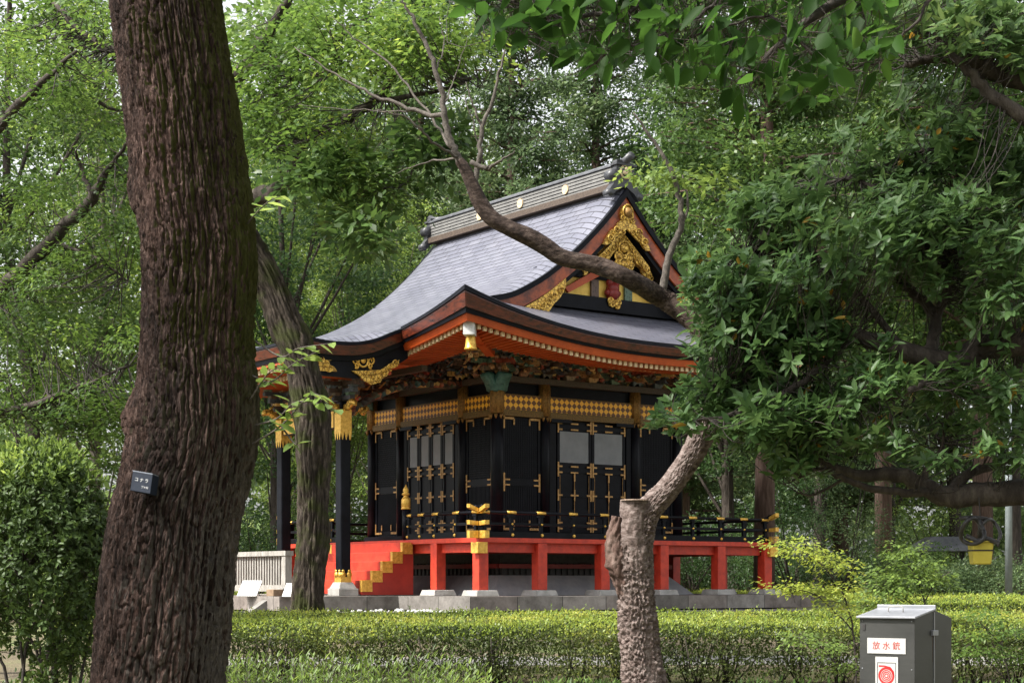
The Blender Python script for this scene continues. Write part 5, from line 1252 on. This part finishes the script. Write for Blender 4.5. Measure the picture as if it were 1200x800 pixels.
def gfn(th, i, r_):
    s = S3[i]; c_, sn = math.cos(th), math.sin(th); k = np.clip((r_ - .065) / .06, 0, 1)
    w_ = noise.noise(Vector((c_ * 3, sn * 3, s * 5))) * .5
    fl = noise.noise(Vector((c_ * 9 + w_, sn * 9 - w_, s * 30))); fl2 = noise.noise(Vector((c_ * 19, sn * 19, s * 62 + 9)))
    pl2 = max(0., min(1., (fl + .1) * 5)) * .019 + max(0., min(1., fl2 * 5)) * .013
    return k * (pl2 - .016) * (1 if noise.noise(Vector((c_ * 1.3, sn * 1.3, s * 1.1 + 3))) > -.28 else .25) + .07 * r_ * noise.noise(Vector((c_ * 1.5, sn * 1.5, s * 4))) * 2
me = bark_grid(p3[:, :3], p3[:, 3], 150, gfn)
def gbark():
    m, n, b = newmat('flaky pinkish bark'); v = objcoord(n, (7, 7, 15)); t = nd(n, 'ShaderNodeTexNoise', Scale=2.2, Detail=9, Roughness=.7); n.links.new(v, t.inputs['Vector'])
    r = ramp(n, [(.32, (.04, .028, .023)), (.46, (.13, .096, .085)), (.6, (.23, .185, .17)), (.8, (.36, .32, .305))]); n.links.new(t.outputs[0], r.inputs[0])
    sx = n.nodes.new('ShaderNodeSeparateXYZ'); tc = n.nodes.new('ShaderNodeTexCoord'); n.links.new(tc.outputs['Object'], sx.inputs[0])
    mr = nd(n, 'ShaderNodeMapRange'); mr.inputs[1].default_value = 1.5; mr.inputs[2].default_value = 2.2; n.links.new(sx.outputs[2], mr.inputs[0])
    r2 = ramp(n, [(.34, (.010, .007, .0055)), (.5, (.045, .030, .024)), (.7, (.14, .105, .088))]); n.links.new(t.outputs[0], r2.inputs[0])
    mx = n.nodes.new('ShaderNodeMixRGB'); n.links.new(mr.outputs[0], mx.inputs[0]); n.links.new(r.outputs[0], mx.inputs[1]); n.links.new(r2.outputs[0], mx.inputs[2]); n.links.new(mx.outputs[0], b.inputs['Base Color'])
    b.inputs['Roughness'].default_value = .88; b.inputs['Specular IOR Level'].default_value = .25
    bp = nd(n, 'ShaderNodeBump', Strength=.8, Distance=.012); v4 = objcoord(n, (16, 16, 34)); t4 = nd(n, 'ShaderNodeTexNoise', Scale=2, Detail=7, Roughness=.7); n.links.new(v4, t4.inputs['Vector']); n.links.new(t4.outputs[0], bp.inputs['Height']); n.links.new(bp.outputs[0], b.inputs['Normal'])
    return m
BK['g'] = gbark(); me.materials.append(BK['g']); tr = bpy.data.objects.new('trunk', me); col.objects.link(tr); adopt(tr, gt)
def bumpy(rows, D, nu, amp, fu, fs, name, mat, parent, k=80):
    p_ = resample(smooth_path(pxpath(rows, D), 6), k); s_ = arc(p_[:, :3])
    me = bark_grid(p_[:, :3], p_[:, 3], nu, lambda th, i, r_: amp * noise.noise(Vector((math.cos(th) * fu, math.sin(th) * fu, s_[i] * fs))) + amp * .5 * noise.noise(Vector((math.cos(th) * fu * 3, math.sin(th) * fu * 3, s_[i] * fs * 3))))
    me.materials.append(mat); o = bpy.data.objects.new(name, me); col.objects.link(o); adopt(o, parent); return o
bumpy([(744, 668, 18), (743, 640, 18), (743, 612, 17), (744, 586, 16)], GD - .03, 80, .014, 3, 9, 'sawn_stem', BK['g'], gt)
mb = MB(); c_ = W(744, 586, GD - .05); mb.tube([c_ - .002 * UP, c_ + UP * .006], [.112, .108], 24); mb.build('sawn_face', noisy('sawn wood', (.18, .13, .10), (.30, .22, .17), 14, .9, .4), gt)
bumpy([(735, 700, 8), (727, 665, 14), (722, 634, 12), (727, 606, 8)], GD - .02, 60, .03, 2.5, 9, 'burl', bark('burl wood', (.035, .02, .015), (.11, .068, .055), (.23, .17, .145), 6, 5), gt)
mb = MB(); mb.smooth = True; ge = []
for pts, r0, r1 in (([(541, 194), (530, 170), (522, 140), (516, 105), (506, 70), (492, 36), (478, 12), (468, -8)], .032, .006), ([(556, 222), (561, 190), (566, 150), (578, 112), (592, 58)], .026, .007), ([(552, 190, -.1), (570, 197, -.15), (585, 190, -.2), (603, 177, -.25)], .02, .005),
                    ([(522, 136), (486, 130, .2), (440, 112, .3), (400, 92, .4), (345, 55, .5)], .020, .003), ([(538, 185), (505, 165, -.3), (480, 140, -.4), (440, 128, -.4)], .012, .003), ([(530, 175), (500, 130, .3), (455, 75, .5), (415, 45, .6), (390, 20, .6)], .012, .003), ([(566, 150), (556, 128), (546, 96)], .012, .003), ([(542, 186), (500, 190, .4), (462, 205, .5)], .010, .002), ([(566, 192), (562, 170), (545, 110)], .010, .003), ([(520, 125), (530, 100, .2), (548, 45, .3)], .008, .002),
                    ([(776, 345, .4), (784, 300, .4), (797, 268, .4), (797, 235, .4), (786, 198, .4), (762, 160, .4), (742, 132, .4)], .034, .006), ([(797, 268, .4), (806, 240, .4), (800, 205, .5)], .015, .004), ([(486, 130, .2), (450, 130, .3), (400, 128, .4), (350, 122, .5)], .007, .002), ([(510, 85), (520, 50, .2), (515, 20, .2)], .007, .002)):
    mb = MB(); mb.smooth = True; ge.append(limb(mb, pl_(pts, GD), r0, r1, 7, .006)); mb.build('branch', BK['twig'], gt)
C = blob_pts([(775, 206, 30, 8, 13.6, .4, 16), (820, 212, 40, 12, 13.8, .5, 22), (745, 207, 15, 5, 13.6, .3, 6)])
sprays(C, .07, 9, .13, .03, LF['yellow'], gt, 'leaf_spray', .4)

# ---- glossy evergreen, trunk outside the frame on the right
RD = 12.0
rt = thing('evergreen_tree', 'glossy dark leaved evergreen spreading in from the right edge over the veranda', 'tree', (*W(1370, 900, RD)[:2], -1.0))
mb = MB(); mb.smooth = True; re_ = []
tr = limb(mb, [W(1370, 920, RD), W(1365, 600, RD), W(1350, 300, RD), W(1330, 0, RD), W(1300, -300, RD)], .24, .08, 14)
for pts, r0, r1 in (([(1362, 470), (1270, 400), (1200, 400), (1150, 408), (1118, 424), (1060, 412), (1000, 392), (940, 384), (880, 390), (840, 380)], .12, .012), ([(1362, 620), (1270, 580), (1200, 577), (1150, 578), (1108, 582), (1080, 568), (1050, 556), (1000, 556), (960, 538), (930, 520)], .115, .008), ([(1108, 582), (1070, 576, -.1), (1020, 574, -.1), (985, 558, -.2), (962, 549, -.2), (935, 560, -.2)], .035, .006), ([(1112, 578), (1135, 555, .1), (1165, 545, .2), (1190, 535, .3)], .045, .015),
                    ([(1080, 568), (1086, 550), (1098, 535), (1110, 500)], .028, .008), ([(1345, 200), (1270, 105), (1200, 95), (1165, 84), (1140, 72), (1100, 68), (1060, 76)], .10, .02), ([(1345, 260), (1270, 180, -.4), (1190, 130, -.4), (1150, 100, -.4), (1118, 66, -.4), (1090, 30, -.4)], .07, .012), ([(1090, 418), (1096, 372, .2), (1072, 345, .3), (1050, 320, .4), (1030, 290, .5)], .05, .01), ([(1096, 372, .2), (1110, 340, .2), (1105, 300, .2), (1120, 250, .2)], .04, .008),
                    ([(1060, 412), (1010, 350, .3), (960, 310, .4), (900, 290, .5), (850, 300, .5)], .03, .006), ([(1000, 392), (950, 440, -.3), (900, 470, -.4), (840, 490, -.5), (790, 490, -.6)], .03, .005), ([(1340, 150), (1240, 60, .4), (1180, 10, .5), (1100, -30, .6)], .06, .015), ([(1120, 424), (1060, 460, -.4), (1000, 470, -.5), (940, 500, -.5)], .03, .006), ([(1105, 300, .2), (1060, 240, .3), (1000, 210, .4), (940, 220, .5)], .025, .006), ([(1150, 90), (1140, 130, .3), (1100, 170, .5), (1040, 190, .6)], .03, .006), ([(940, 384), (880, 430, -.2), (830, 450, -.3)], .015, .005), ([(1000, 556), (950, 580, 0), (925, 570, 0)], .012, .004)):
    re_.append(limb(mb, pl_(pts, RD), r0, r1, 8, .006))
mb.build('limbs', BK['dark'], rt)
BL = [(850, 335, 58, 52, 12.2, .9, 105), (930, 300, 85, 75, 12.3, 1.2, 190), (1020, 270, 95, 80, 12.3, 1.2, 200), (1110, 260, 85, 95, 12.2, 1.1, 170), (1180, 300, 60, 120, 12.1, 1, 130), (870, 400, 70, 55, 12, .9, 150), (960, 410, 80, 60, 12, 1, 160), (1050, 440, 85, 50, 12, 1, 110), (1150, 470, 70, 50, 12, .9, 80), (830, 470, 50, 32, 11.6, .6, 65), (800, 492, 38, 16, 11.4, .4, 38), (900, 490, 70, 45, 11.8, .8, 120), (985, 500, 70, 42, 11.9, .8, 95), (1070, 520, 60, 35, 11.8, .8, 50), (1160, 520, 60, 35, 11.9, .7, 40), (940, 545, 40, 18, 11.8, .5, 22), (1040, 180, 75, 50, 12.6, 1, 90), (1130, 150, 70, 50, 12.4, 1, 80), (1190, 190, 40, 60, 12.3, .8, 50), (960, 225, 60, 45, 12.6, .8, 70), (890, 255, 42, 40, 12.5, .7, 40), (1120, 30, 90, 40, 12, 1, 110), (1190, 40, 40, 50, 12, .8, 50), (1060, 40, 50, 40, 12.3, .8, 45), (1080, 110, 60, 30, 12.6, .6, 35)]
C = blob_pts(BL, 1.9); C = C[np.array([noise.noise(Vector(c * 1.7)) + .45 * noise.noise(Vector(c * 4.5)) for c in C]) > -.12]
# a leaf whorl at the end of each twig
k = len(C); per = 8; idx = np.repeat(np.arange(k), per); n = k * per
ax = nrm(rng.normal(size=(k, 3)) * .4 + np.array([0, 0, .7]) - RT * .3 - FW * .15)[idx]
e1 = nrm(np.cross(ax, np.array([.2, .3, 1.]))); e2 = np.cross(ax, e1); an = np.tile(np.arange(per) * 2.4, k) + rng.uniform(0, 6.28, k)[idx]; el = rng.uniform(.0, .55, n)[:, None]
A = (np.cos(an)[:, None] * e1 + np.sin(an)[:, None] * e2) * (1 - el) + ax * el + np.array([0, 0, -.12]); N = ax + rdir(n) * .25 + np.array([0, 0, .25])
leaves('foliage', C[idx] + ax * (rng.uniform(-.06, .03, n)[:, None]), A, N, rng.uniform(.07, .13, n), rng.uniform(.032, .052, n), LF['bay'], rt, 'h')
LF['old'] = leafmat('yellowing old leaves', (.20, .12, .015), (.34, .22, .03), (.40, .30, .05), trans=.35)
q = C[rng.random(len(C)) < .035]; q = np.repeat(q, 2, 0) + rdir(2 * len(q)) * .05; m_ = len(q)
leaves('yellowing_leaves', q, rdir(m_) + np.array([0, 0, -.5]), rdir(m_) + np.array([0, 0, .6]), rng.uniform(.07, .11, m_), rng.uniform(.03, .045, m_), LF['old'], rt, 'h')
twigs(C, re_, rt, BK['twig_dark'], .005)

# ---- near bough overhanging the top of the view
ob = thing('overhanging_tree', 'near tree whose dark leafy bough hangs across the top of the view', 'tree', (*W(2450, 1200, 5.4)[:2], -1.0))
mb = MB(); mb.smooth = True; oe = []
limb(mb, [W(2450, 1190, 5.4), W(2430, 400, 5.4), W(2400, -250, 5.4), W(2330, -700, 5.4)], .12, .05, 14, .004); limb(mb, [W(2402, -200, 5.4), W(2150, -330, 5.4), W(1800, -260, 5.4), W(1500, -100, 5.4)], .055, .03, 10, .004)
bx = [540, 580, 640, 700, 760, 800, 840, 870, 920, 970, 1010, 1045, 1060]; by = [22, 66, 86, 112, 100, 120, 108, 158, 150, 146, 138, 118, 60]
for pts, r0, r1 in (([(1500, -100), (1300, -120), (1120, -60), (1020, -20), (930, 40), (890, 78), (862, 96)], .03, .003), ([(1120, -60), (980, -70), (860, -30), (760, 0), (680, 20), (620, 12), (560, -10)], .014, .003), ([(930, 40), (960, 70), (1000, 78), (1040, 70)], .006, .002), ([(1020, -20), (1010, 30), (1000, 80)], .006, .002), ([(860, -30), (820, 20), (770, 45), (720, 60), (690, 78)], .007, .002), ([(1120, -60), (1090, 0), (1060, 40), (1030, 60)], .008, .002), ([(760, 0), (720, 25), (660, 40), (600, 40)], .006, .002), ([(930, 40), (900, 20), (850, 30), (800, 50)], .006, .002)):
    oe.append(limb(mb, pl_(pts, 5.4), r0, r1, 6, .004))
mb.build('bough', BK['twig_dark'], ob)
n = 1050; x = rng.uniform(538, 1060, n); yb = np.interp(x, bx, by); y = yb - 34 - rng.random(n) ** 1.0 * (yb + 50); D = rng.uniform(4.9, 6.2, n)
y[x > 1000] -= 8
P = np.array([W(a, b, c) for a, b, c in zip(x, y, D)])
A = rdir(n) * .8 + np.array([0, 0, -.6]) - RT * .35; N = rdir(n) * .75 - FW * .35 + np.array([0, 0, .6])
leaves('foliage', P, A, N, rng.uniform(.06, .115, n), rng.uniform(.036, .06, n), LF['over'], ob, 'h')
twigs(P, oe, ob, BK['twig_dark'], .0016, frac=.8)

# ---- clipped camellia at the left
cb = thing('camellia_bush', 'rounded glossy camellia bush beside the oak at the left edge', 'bush', (*W(48, 880, 12)[:2], -1.0))
mb = MB(); mb.smooth = True; ce = []
for i in range(11):
    x0 = 48 + rng.normal() * 22; mb = MB(); mb.smooth = True; ce.append(limb(mb, [W(x0, 890, 12 + rng.normal() * .1), W(x0 + rng.normal() * 18, 780, 12), W(48 + (x0 - 48) * 2.2 + rng.normal() * 15, 660, 12 + rng.normal() * .25)], .016, .005, 6, .004)); mb.build('stem', BK['twig_dark'], cb)
d = rdir(2600); r = .5 + .5 * rng.random(2600) ** .5; C = np.array([W(46 + a * q * 88, 640 + b * q * (118 if b < 0 else 165), 12 + c * q * .55) for (a, b, c), q in zip(d, r)])
keep = (np.array([noise.noise(Vector(c * 2.2)) for c in C]) > -.28) & ((C[:, 2] > W(0, 720, 12)[2]) | (rng.random(2600) < .8)); C = C[keep]
k = len(C); per = 8; idx = np.repeat(np.arange(k), per); n = k * per; ax = nrm(nrm(C - W(46, 660, 12)) + rdir(k) * .5 + np.array([0, 0, .4]))[idx]
A = rdir(n) + ax * .6; N = ax + rdir(n) * .4
leaves('foliage', C[idx] + rdir(n) * .03, A, N, rng.uniform(.035, .06, n), rng.uniform(.018, .028, n), LF['bush'], cb, 'h')
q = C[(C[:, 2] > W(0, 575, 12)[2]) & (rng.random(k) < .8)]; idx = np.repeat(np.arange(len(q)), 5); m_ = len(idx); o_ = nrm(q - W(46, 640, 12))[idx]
leaves('sunlit_new_growth', q[idx] + o_ * .05 + rdir(m_) * .025, rdir(m_) * .8 + o_ * .6 + np.array([0, 0, .4]), rdir(m_) * .5 + np.array([0, 0, .8]), rng.uniform(.035, .055, m_), rng.uniform(.016, .024, m_), LF['yellow'], cb, 'h'); twigs(C[::4], ce, cb, BK['twig_dark'], .003)

# ---- leafy shoots along the bottom edge
fs = thing('young_shrub', 'bright green shrub with upright leafy shoots at the foot of the view', 'shrub', (*W(400, 900, 13)[:2], -1.0))
mb = MB(); mb.smooth = True; P = []; A = []
for i in range(260):
    x0 = 250 + 320 * rng.random(); d_ = 12.6 + rng.random() * 1.4; yt = 768 + 30 * rng.random() - (12 if rng.random() < .12 else 0) + max(0, x0 - 500) * .15; h_ = rng.normal() * 8
    b0_ = W(x0, 900, d_); b0_[2] = -1.02; t0 = W(x0 + h_, yt, d_); q = limb(mb, [b0_, (b0_ + t0) / 2 + rng.normal(size=3) * .02, t0], .004, .0015, 4)
    for f in np.linspace(.5, 1, 16):
        P.append(q[int(f * (len(q) - 1))] + rng.normal(size=3) * .008); an = rng.uniform(0, 6.28); A.append([math.cos(an), math.sin(an), .75 + (f > .93) * .8])
mb.build('stems', BK['twig'], fs); P = np.array(P); A = np.array(A); n = len(P)
leaves('foliage', P, A, np.array([0, 0, 1.]) + rdir(n) * .3, rng.uniform(.045, .085, n), rng.uniform(.014, .022, n), LF['yellow'], fs, 'h')

# ---- young maples around the cabinet
def young_maple(label, base, D, blobs, mat, L, per, rx, stems, bm='twig_dark'):
    t = thing('young_maple', label, 'sapling', (*W(base, 900, D)[:2], -1.0), 'young maples round the metal cabinet'); mb = MB(); mb.smooth = True; e_ = []
    for pts, r0 in stems: e_.append(limb(mb, pl_(pts, D), r0, r0 * .25, 6, .006))
    mb.build('stem', BK[bm], t); C = blob_pts(blobs); sprays(C, L, per, rx, .02, mat, t, 'foliage', .22); twigs(C, e_, t, BK[bm], .004, frac=.8)
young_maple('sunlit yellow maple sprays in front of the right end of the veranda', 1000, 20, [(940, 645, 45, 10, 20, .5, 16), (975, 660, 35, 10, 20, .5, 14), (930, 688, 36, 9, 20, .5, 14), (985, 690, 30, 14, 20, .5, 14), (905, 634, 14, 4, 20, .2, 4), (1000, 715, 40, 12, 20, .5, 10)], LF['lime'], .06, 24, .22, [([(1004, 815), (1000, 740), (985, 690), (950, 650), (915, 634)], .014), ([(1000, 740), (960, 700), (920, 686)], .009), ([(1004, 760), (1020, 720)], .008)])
young_maple('pale green young maple with a thin dark stem behind the cabinet', 1080, 22.5, [(1065, 668, 38, 16, 22.5, .6, 30), (1035, 690, 40, 14, 22.5, .6, 28), (1092, 680, 30, 14, 22.5, .6, 18), (1060, 645, 25, 8, 22.5, .4, 9), (1030, 712, 30, 8, 22.5, .4, 8)], LF['yellow'], .065, 34, .26, [([(1082, 805), (1083, 730), (1082, 700), (1070, 670), (1050, 650)], .018), ([(1082, 705), (1100, 680), (1115, 668)], .01), ([(1080, 715), (1050, 695), (1025, 685)], .009)])
young_maple('low green maple sprays in front of the hedge, left of the cabinet', 985, 18, [(960, 755, 45, 12, 18, .4, 16), (985, 775, 35, 10, 18, .4, 10), (935, 745, 20, 6, 18, .3, 6)], LF['yellow'], .055, 24, .2, [([(1005, 830), (990, 790), (960, 755), (930, 742)], .010), ([(998, 800), (1010, 770), (1000, 750)], .008)])
young_maple('green maple sprays right of the cabinet by the right edge', 1180, 18, [(1160, 740, 40, 14, 18, .4, 16), (1180, 765, 30, 12, 18, .4, 12), (1140, 762, 20, 10, 18, .3, 8), (1150, 720, 30, 8, 18, .3, 8)], LF['maple'], .055, 28, .2, [([(1185, 830), (1180, 780), (1165, 745), (1145, 725)], .010), ([(1182, 800), (1150, 765), (1135, 755)], .008)])
# ---- ground cover
n = 26000; u = rng.uniform(-12, 10, n); dd = rng.uniform(10, 21.3, n); k_ = np.array([noise.noise(Vector((a * .7, b * .7, 1.))) for a, b in zip(u, dd)]) > -.05
P = (CAM * np.array([1, 1, 0]) + u[:, None] * RT + dd[:, None] * FW)[k_]; P[:, 2] = terrain(P[:, 0], P[:, 1]) + rng.random(len(P)) * .09; n = len(P)
tag(leaves('ground_cover', P, rdir(n) * .6 + np.array([0, 0, .8]), rdir(n), rng.uniform(.05, .13, n), rng.uniform(.015, .035, n), LF['mid']), 'patchy low green plants on the soil in front of the hedge', 'ground cover', kind='stuff')
n = 60000; u = rng.uniform(-26, 26, n); dd = rng.uniform(44, 66, n)
P = CAM * np.array([1, 1, 0]) + u[:, None] * RT + dd[:, None] * FW; inside = (P[:, 0] > -6.6) & (P[:, 0] < 8.6) & (P[:, 1] > -3.2) & (P[:, 1] < 8.6); P = P[~inside]; P[:, 2] = terrain(P[:, 0], P[:, 1]); n = len(P)
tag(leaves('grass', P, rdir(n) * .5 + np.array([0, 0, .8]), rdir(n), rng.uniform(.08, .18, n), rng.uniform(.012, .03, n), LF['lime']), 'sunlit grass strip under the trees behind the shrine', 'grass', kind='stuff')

# =================================================================== OBJECTS
# ---- stainless hose cabinet
KD = 16.0
steel = noisy('brushed dark steel', (.050, .051, .050), (.068, .069, .067), 2.2, .45, .03, metal=.5, stretch=(1, 1, 3), rvar=.06)
steel_l = noisy('pale steel lid', (.27, .28, .31), (.34, .35, .38), 3, .36, .02, metal=.4)
c0 = W(1072, 724, KD - .25); th = R(38)
ku = nrm(RT * math.cos(th) - FW * math.sin(th)); kv = nrm(FW * math.cos(th) + RT * math.sin(th))     # width (to the right), depth (away)
ck = np.array([c0[0], c0[1], -1.0]); ZT = c0[2]; kw = .56; kd_ = .42; kd2 = .42
kx = lambda a, b, z: tuple(ck + ku * a + kv * b + UP * z)      # a: -kw..0 along the front, b: depth, z above ground
HF = ZT + 1.0
cab = thing('hose_cabinet', 'dark steel fire hose cabinet with white signs and a sloping pale lid', 'cabinet', kx(-kw / 2, .3, 0))
mb = MB(); mb.hexa([kx(a, b, z) for z0, z1, in ((0, 0), (HF, HF + .06)) for b, z in ((0, z0), (kd_, z1)) for a in (-kw, 0)]); mb.build('front_body', steel, cab, bevel=.004)
mb = MB(); mb.hexa([kx(a, b, z) for z0, z1 in ((0, 0), (HF + .075, HF - .01)) for b, z in ((kd_ + .006, z0), (kd_ + kd2, z1)) for a in (-kw + .004, -.004)]); mb.build('rear_body', steel, cab, bevel=.004)
mb = MB(); mb.hexa([kx(a, b, z) for dz in (.004, .022) for b, z in ((-.035, HF - .008 + dz), (kd_ - .01, HF + .062 + dz)) for a in (-kw - .02, .02)]); mb.hexa([kx(a, b, z) for z in (HF + .06, HF + .118) for b in (kd_ - .008, kd_ + .008) for a in (-kw - .02, .02)])
lid = mb.build('lid', steel_l, cab, bevel=.003)
mb = MB(); mb.smooth = True
mb.tube([kx(-.36, .2, HF + .04), kx(-.36, .2, HF + .09), kx(-.345, .2, HF + .105), kx(-.225, .2, HF + .105), kx(-.21, .2, HF + .09), kx(-.21, .2, HF + .04)], .006, 8); mb.build('handle', M['stone_pale'], lid)
mb = MB(); mb.box(-.002, .022, kd_ - .06, kd_ + .06, HF - .17, HF - .12, kx); mb.build('latch', steel_l, cab, bevel=.003)
for a in (-.47, -.1):
    mb = MB(); mb.smooth = True; mb.tube([kx(a - .035, kd_ - .012, HF + .068), kx(a + .035, kd_ - .012, HF + .068)], .009, 8); mb.build('hinge', steel, lid)
rust = noisy('rust streak', (.05, .03, .02), (.11, .06, .035), 30, .8, .2)
mb = MB(); mb.box(-.001, .0012, kd_ - .03, kd_ - .022, HF - .42, HF - .172, kx); mb.box(-.001, .0012, kd_ + .03, kd_ + .036, HF - .30, HF - .172, kx); mb.build_each('rust_streak', rust, cab)
mb = MB(); mb.smooth = True
for a in (-kw + .03, -.03):
    for z in (.12, .5, HF - .03): mb.tube([kx(a, -.001, z), kx(a, -.005, z)], .006, 8)
mb.build_each('rivet', steel_l, cab)
mb = MB(); mb.box(-.003, .006, kd_ - .004, kd_ + .014, .02, HF + .05, kx); mb.build('seam_strip', steel_l, cab)
mb = MB(); mb.box(-kw + .035, -kw + .06, -.006, .002, HF - .12, HF - .06, kx); mb.build('key_slot', M['black_matt'], cab)
mb = MB(); mb.box(-.478, -.088, -.007, -.001, HF - .335, HF - .19, kx); M['sign'] = noisy('white enamel sign', (.40, .40, .395), (.47, .47, .46), 6, .5, .03); s1 = mb.build('title_sign', M['sign'], cab)
redp = noisy('red sign print', (.36, .02, .015), (.42, .03, .02), 5, .5, 0); redp2 = noisy('red emblem print', (.50, .015, .015), (.56, .02, .02), 5, .5, 0); blackp = noisy('black sign print', (.02, .02, .02), (.03, .03, .03), 5, .5, 0)
text('放 水 銃', .08, np.array(kx(-.283, -.0085, HF - .265)), ku, UP, -kv, redp, s1)
mb = MB(); mb.box(-.395, -.165, -.007, -.001, HF - .80, HF - .365, kx); s2 = mb.build('hose_sign', M['sign'], cab)
mb = MB(); zc = HF - .53
for a0, a1, z0, z1 in ((-.375, -.185, zc + .107, zc + .112), (-.375, -.185, zc - .122, zc - .117), (-.375, -.37, zc - .117, zc + .107), (-.19, -.185, zc - .117, zc + .107)): mb.box(a0, a1, -.009, -.0072, z0, z1, kx)
mb.build('sign_border', blackp, s2)
mb = MB()
def annulus(r0, r1, cx_, cz_):
    k = 40; an = np.linspace(0, 2 * math.pi, k + 1)
    mb.grid([[kx(cx_ + r * math.cos(a), -.0082, cz_ + r * math.sin(a)) for a in an] for r in (r0, r1)])
for r0, r1 in ((.012, .022), (.028, .038), (.044, .054), (.060, .082)): annulus(r0, r1, -.282, zc - .012)
mb.grid([[kx(a, -.0082, zc + z) for a, z in ((-.36, .085), (-.30, .085), (-.24, .072), (-.205, .03), (-.20, -.01))], [kx(a, -.0082, zc + z) for a, z in ((-.36, .07), (-.30, .07), (-.25, .058), (-.22, .03), (-.215, -.01))]])
mb.build('hose_emblem', redp2, s2, recalc=False)
text('ホース付き', .042, np.array(kx(-.28, -.0085, HF - .70)), ku, UP, -kv, blackp, s2)

# ---- yellow bucket hung from the evergreen
BD = 11.9; bk = W(1149, 648, BD)
bu = thing('hanging_bucket', 'yellow plastic bucket with a black looped hose hanging under the evergreen limb', 'bucket', bk)
yel = noisy('yellow plastic', (.42, .34, .035), (.52, .43, .06), 4, .45, .05)
s_ = BD / FPX
mb = MB(); mb.smooth = False
def rr_(z, hw, hd): return [tuple(bk + RT * a * hw * s_ + FW * b * hd * s_ + UP * z * s_) for b in (-1, 1) for a in (-1, 1)]
mb.hexa(rr_(-13, 10.5, 9) + rr_(13, 13, 11)); mb.build('bucket_body', yel, bu, bevel=.01)
mb = MB(); mb.hexa(rr_(2.5, 12.8, 10.8) + rr_(4.2, 13.1, 11.2)); mb.build('band', M['black_matt'], bu)
mb = MB(); mb.hexa(rr_(13.05, 15, 13) + rr_(16, 15, 13)); mb.build('rim', yel, bu)
def loop(cx_, cz_, rx, rz, th, d, a0=0, a1=6.2832):
    an = np.linspace(a0, a1, 36); mb.tube([tuple(bk + RT * (cx_ + rx * math.cos(t)) * s_ + UP * (cz_ + rz * math.sin(t)) * s_ + FW * (d + .05 * math.sin(t * 2))) for t in an], th * s_, 8)
mb = MB(); mb.smooth = True; loop(-12, 26, 13, 15, 2.6, -.06); hs_ = mb.build('hose_loop', M['black_matt'], bu)
mb = MB(); mb.smooth = True; loop(12, 26, 12, 14, 2.2, .03, -1.6, 3.4); mb.build('hose_loop', M['black_matt'], bu)
mb = MB(); mb.smooth = True; mb.tube([tuple(bk + RT * a * s_ + UP * b * s_ - FW * .07) for a, b in ((-20, 20), (-8, 14), (4, 17), (18, 12), (16, 8))], 3 * s_, 8); mb.tube([tuple(bk + RT * a * s_ + UP * b * s_) for a, b in ((-24, 41), (-10, 42), (8, 40))], 2.6 * s_, 8); mb.tube([tuple(bk + RT * a * s_ + UP * b * s_) for a, b in ((-2, 40), (1, 28), (0, 16))], 3.4 * s_, 8); mb.build('hose_bundle', M['black_matt'], bu)
mb = MB(); mb.tube([tuple(bk + UP * 40 * s_), tuple(bk + UP * 66 * s_ + RT * (-2) * s_)], .004, 5); mb.build('cord', M['black_matt'], bu)

# ---- grey pole, and a small dark shelter roof in the trees at the right
p = W(1182, 690, 44); z0 = float(terrain(p[0], p[1])); t = thing('lamp_pole', 'slim grey metal pole at the right edge under the evergreen limb', 'pole', (p[0], p[1], z0))
mb = MB(); mb.smooth = True; mb.tube([(p[0], p[1], z0), (p[0], p[1], z0 + 5.2)], [.10, .08], 14); mb.build('shaft', noisy('grey painted pole', (.15, .175, .18), (.20, .23, .235), 5, .5, .05), t)
mb = MB(); mb.smooth = True; mb.lathe((p[0], p[1], z0), [(.16, 0), (.16, .05), (.11, .09)], 14); mb.lathe((p[0], p[1], z0 + 5.2), [(.06, 0), (.16, .1), (.2, .45), (.12, .5), (.02, .56)], 14); mb.build('pole_fittings', M['ridge'], t)
p = W(1104, 690, 58); z0 = float(terrain(p[0], p[1])); t = thing('garden_shelter', 'small dim roofed shelter half hidden among the trees left of the hanging bucket', 'shelter', (p[0], p[1], z0))
def sx_(a, b, z): return tuple(np.array([p[0], p[1], z0]) + RT * a + FW * b + UP * z)
mb = MB(); mb.hexa([sx_(a, b, z) for z, f in ((1.45, 1), (1.95, .4)) for b in (-1.1 * f, 1.1 * f) for a in (-1.2 * f, 1.2 * f)]); mb.build('roof', M['ridge'], t)
for a in (-.9, .9):
    for b in (-.8, .8): mb = MB(); mb.box(a - .07, a + .07, b - .07, b + .07, 0, 1.46, sx_); mb.build('post', M['black_matt'], t)
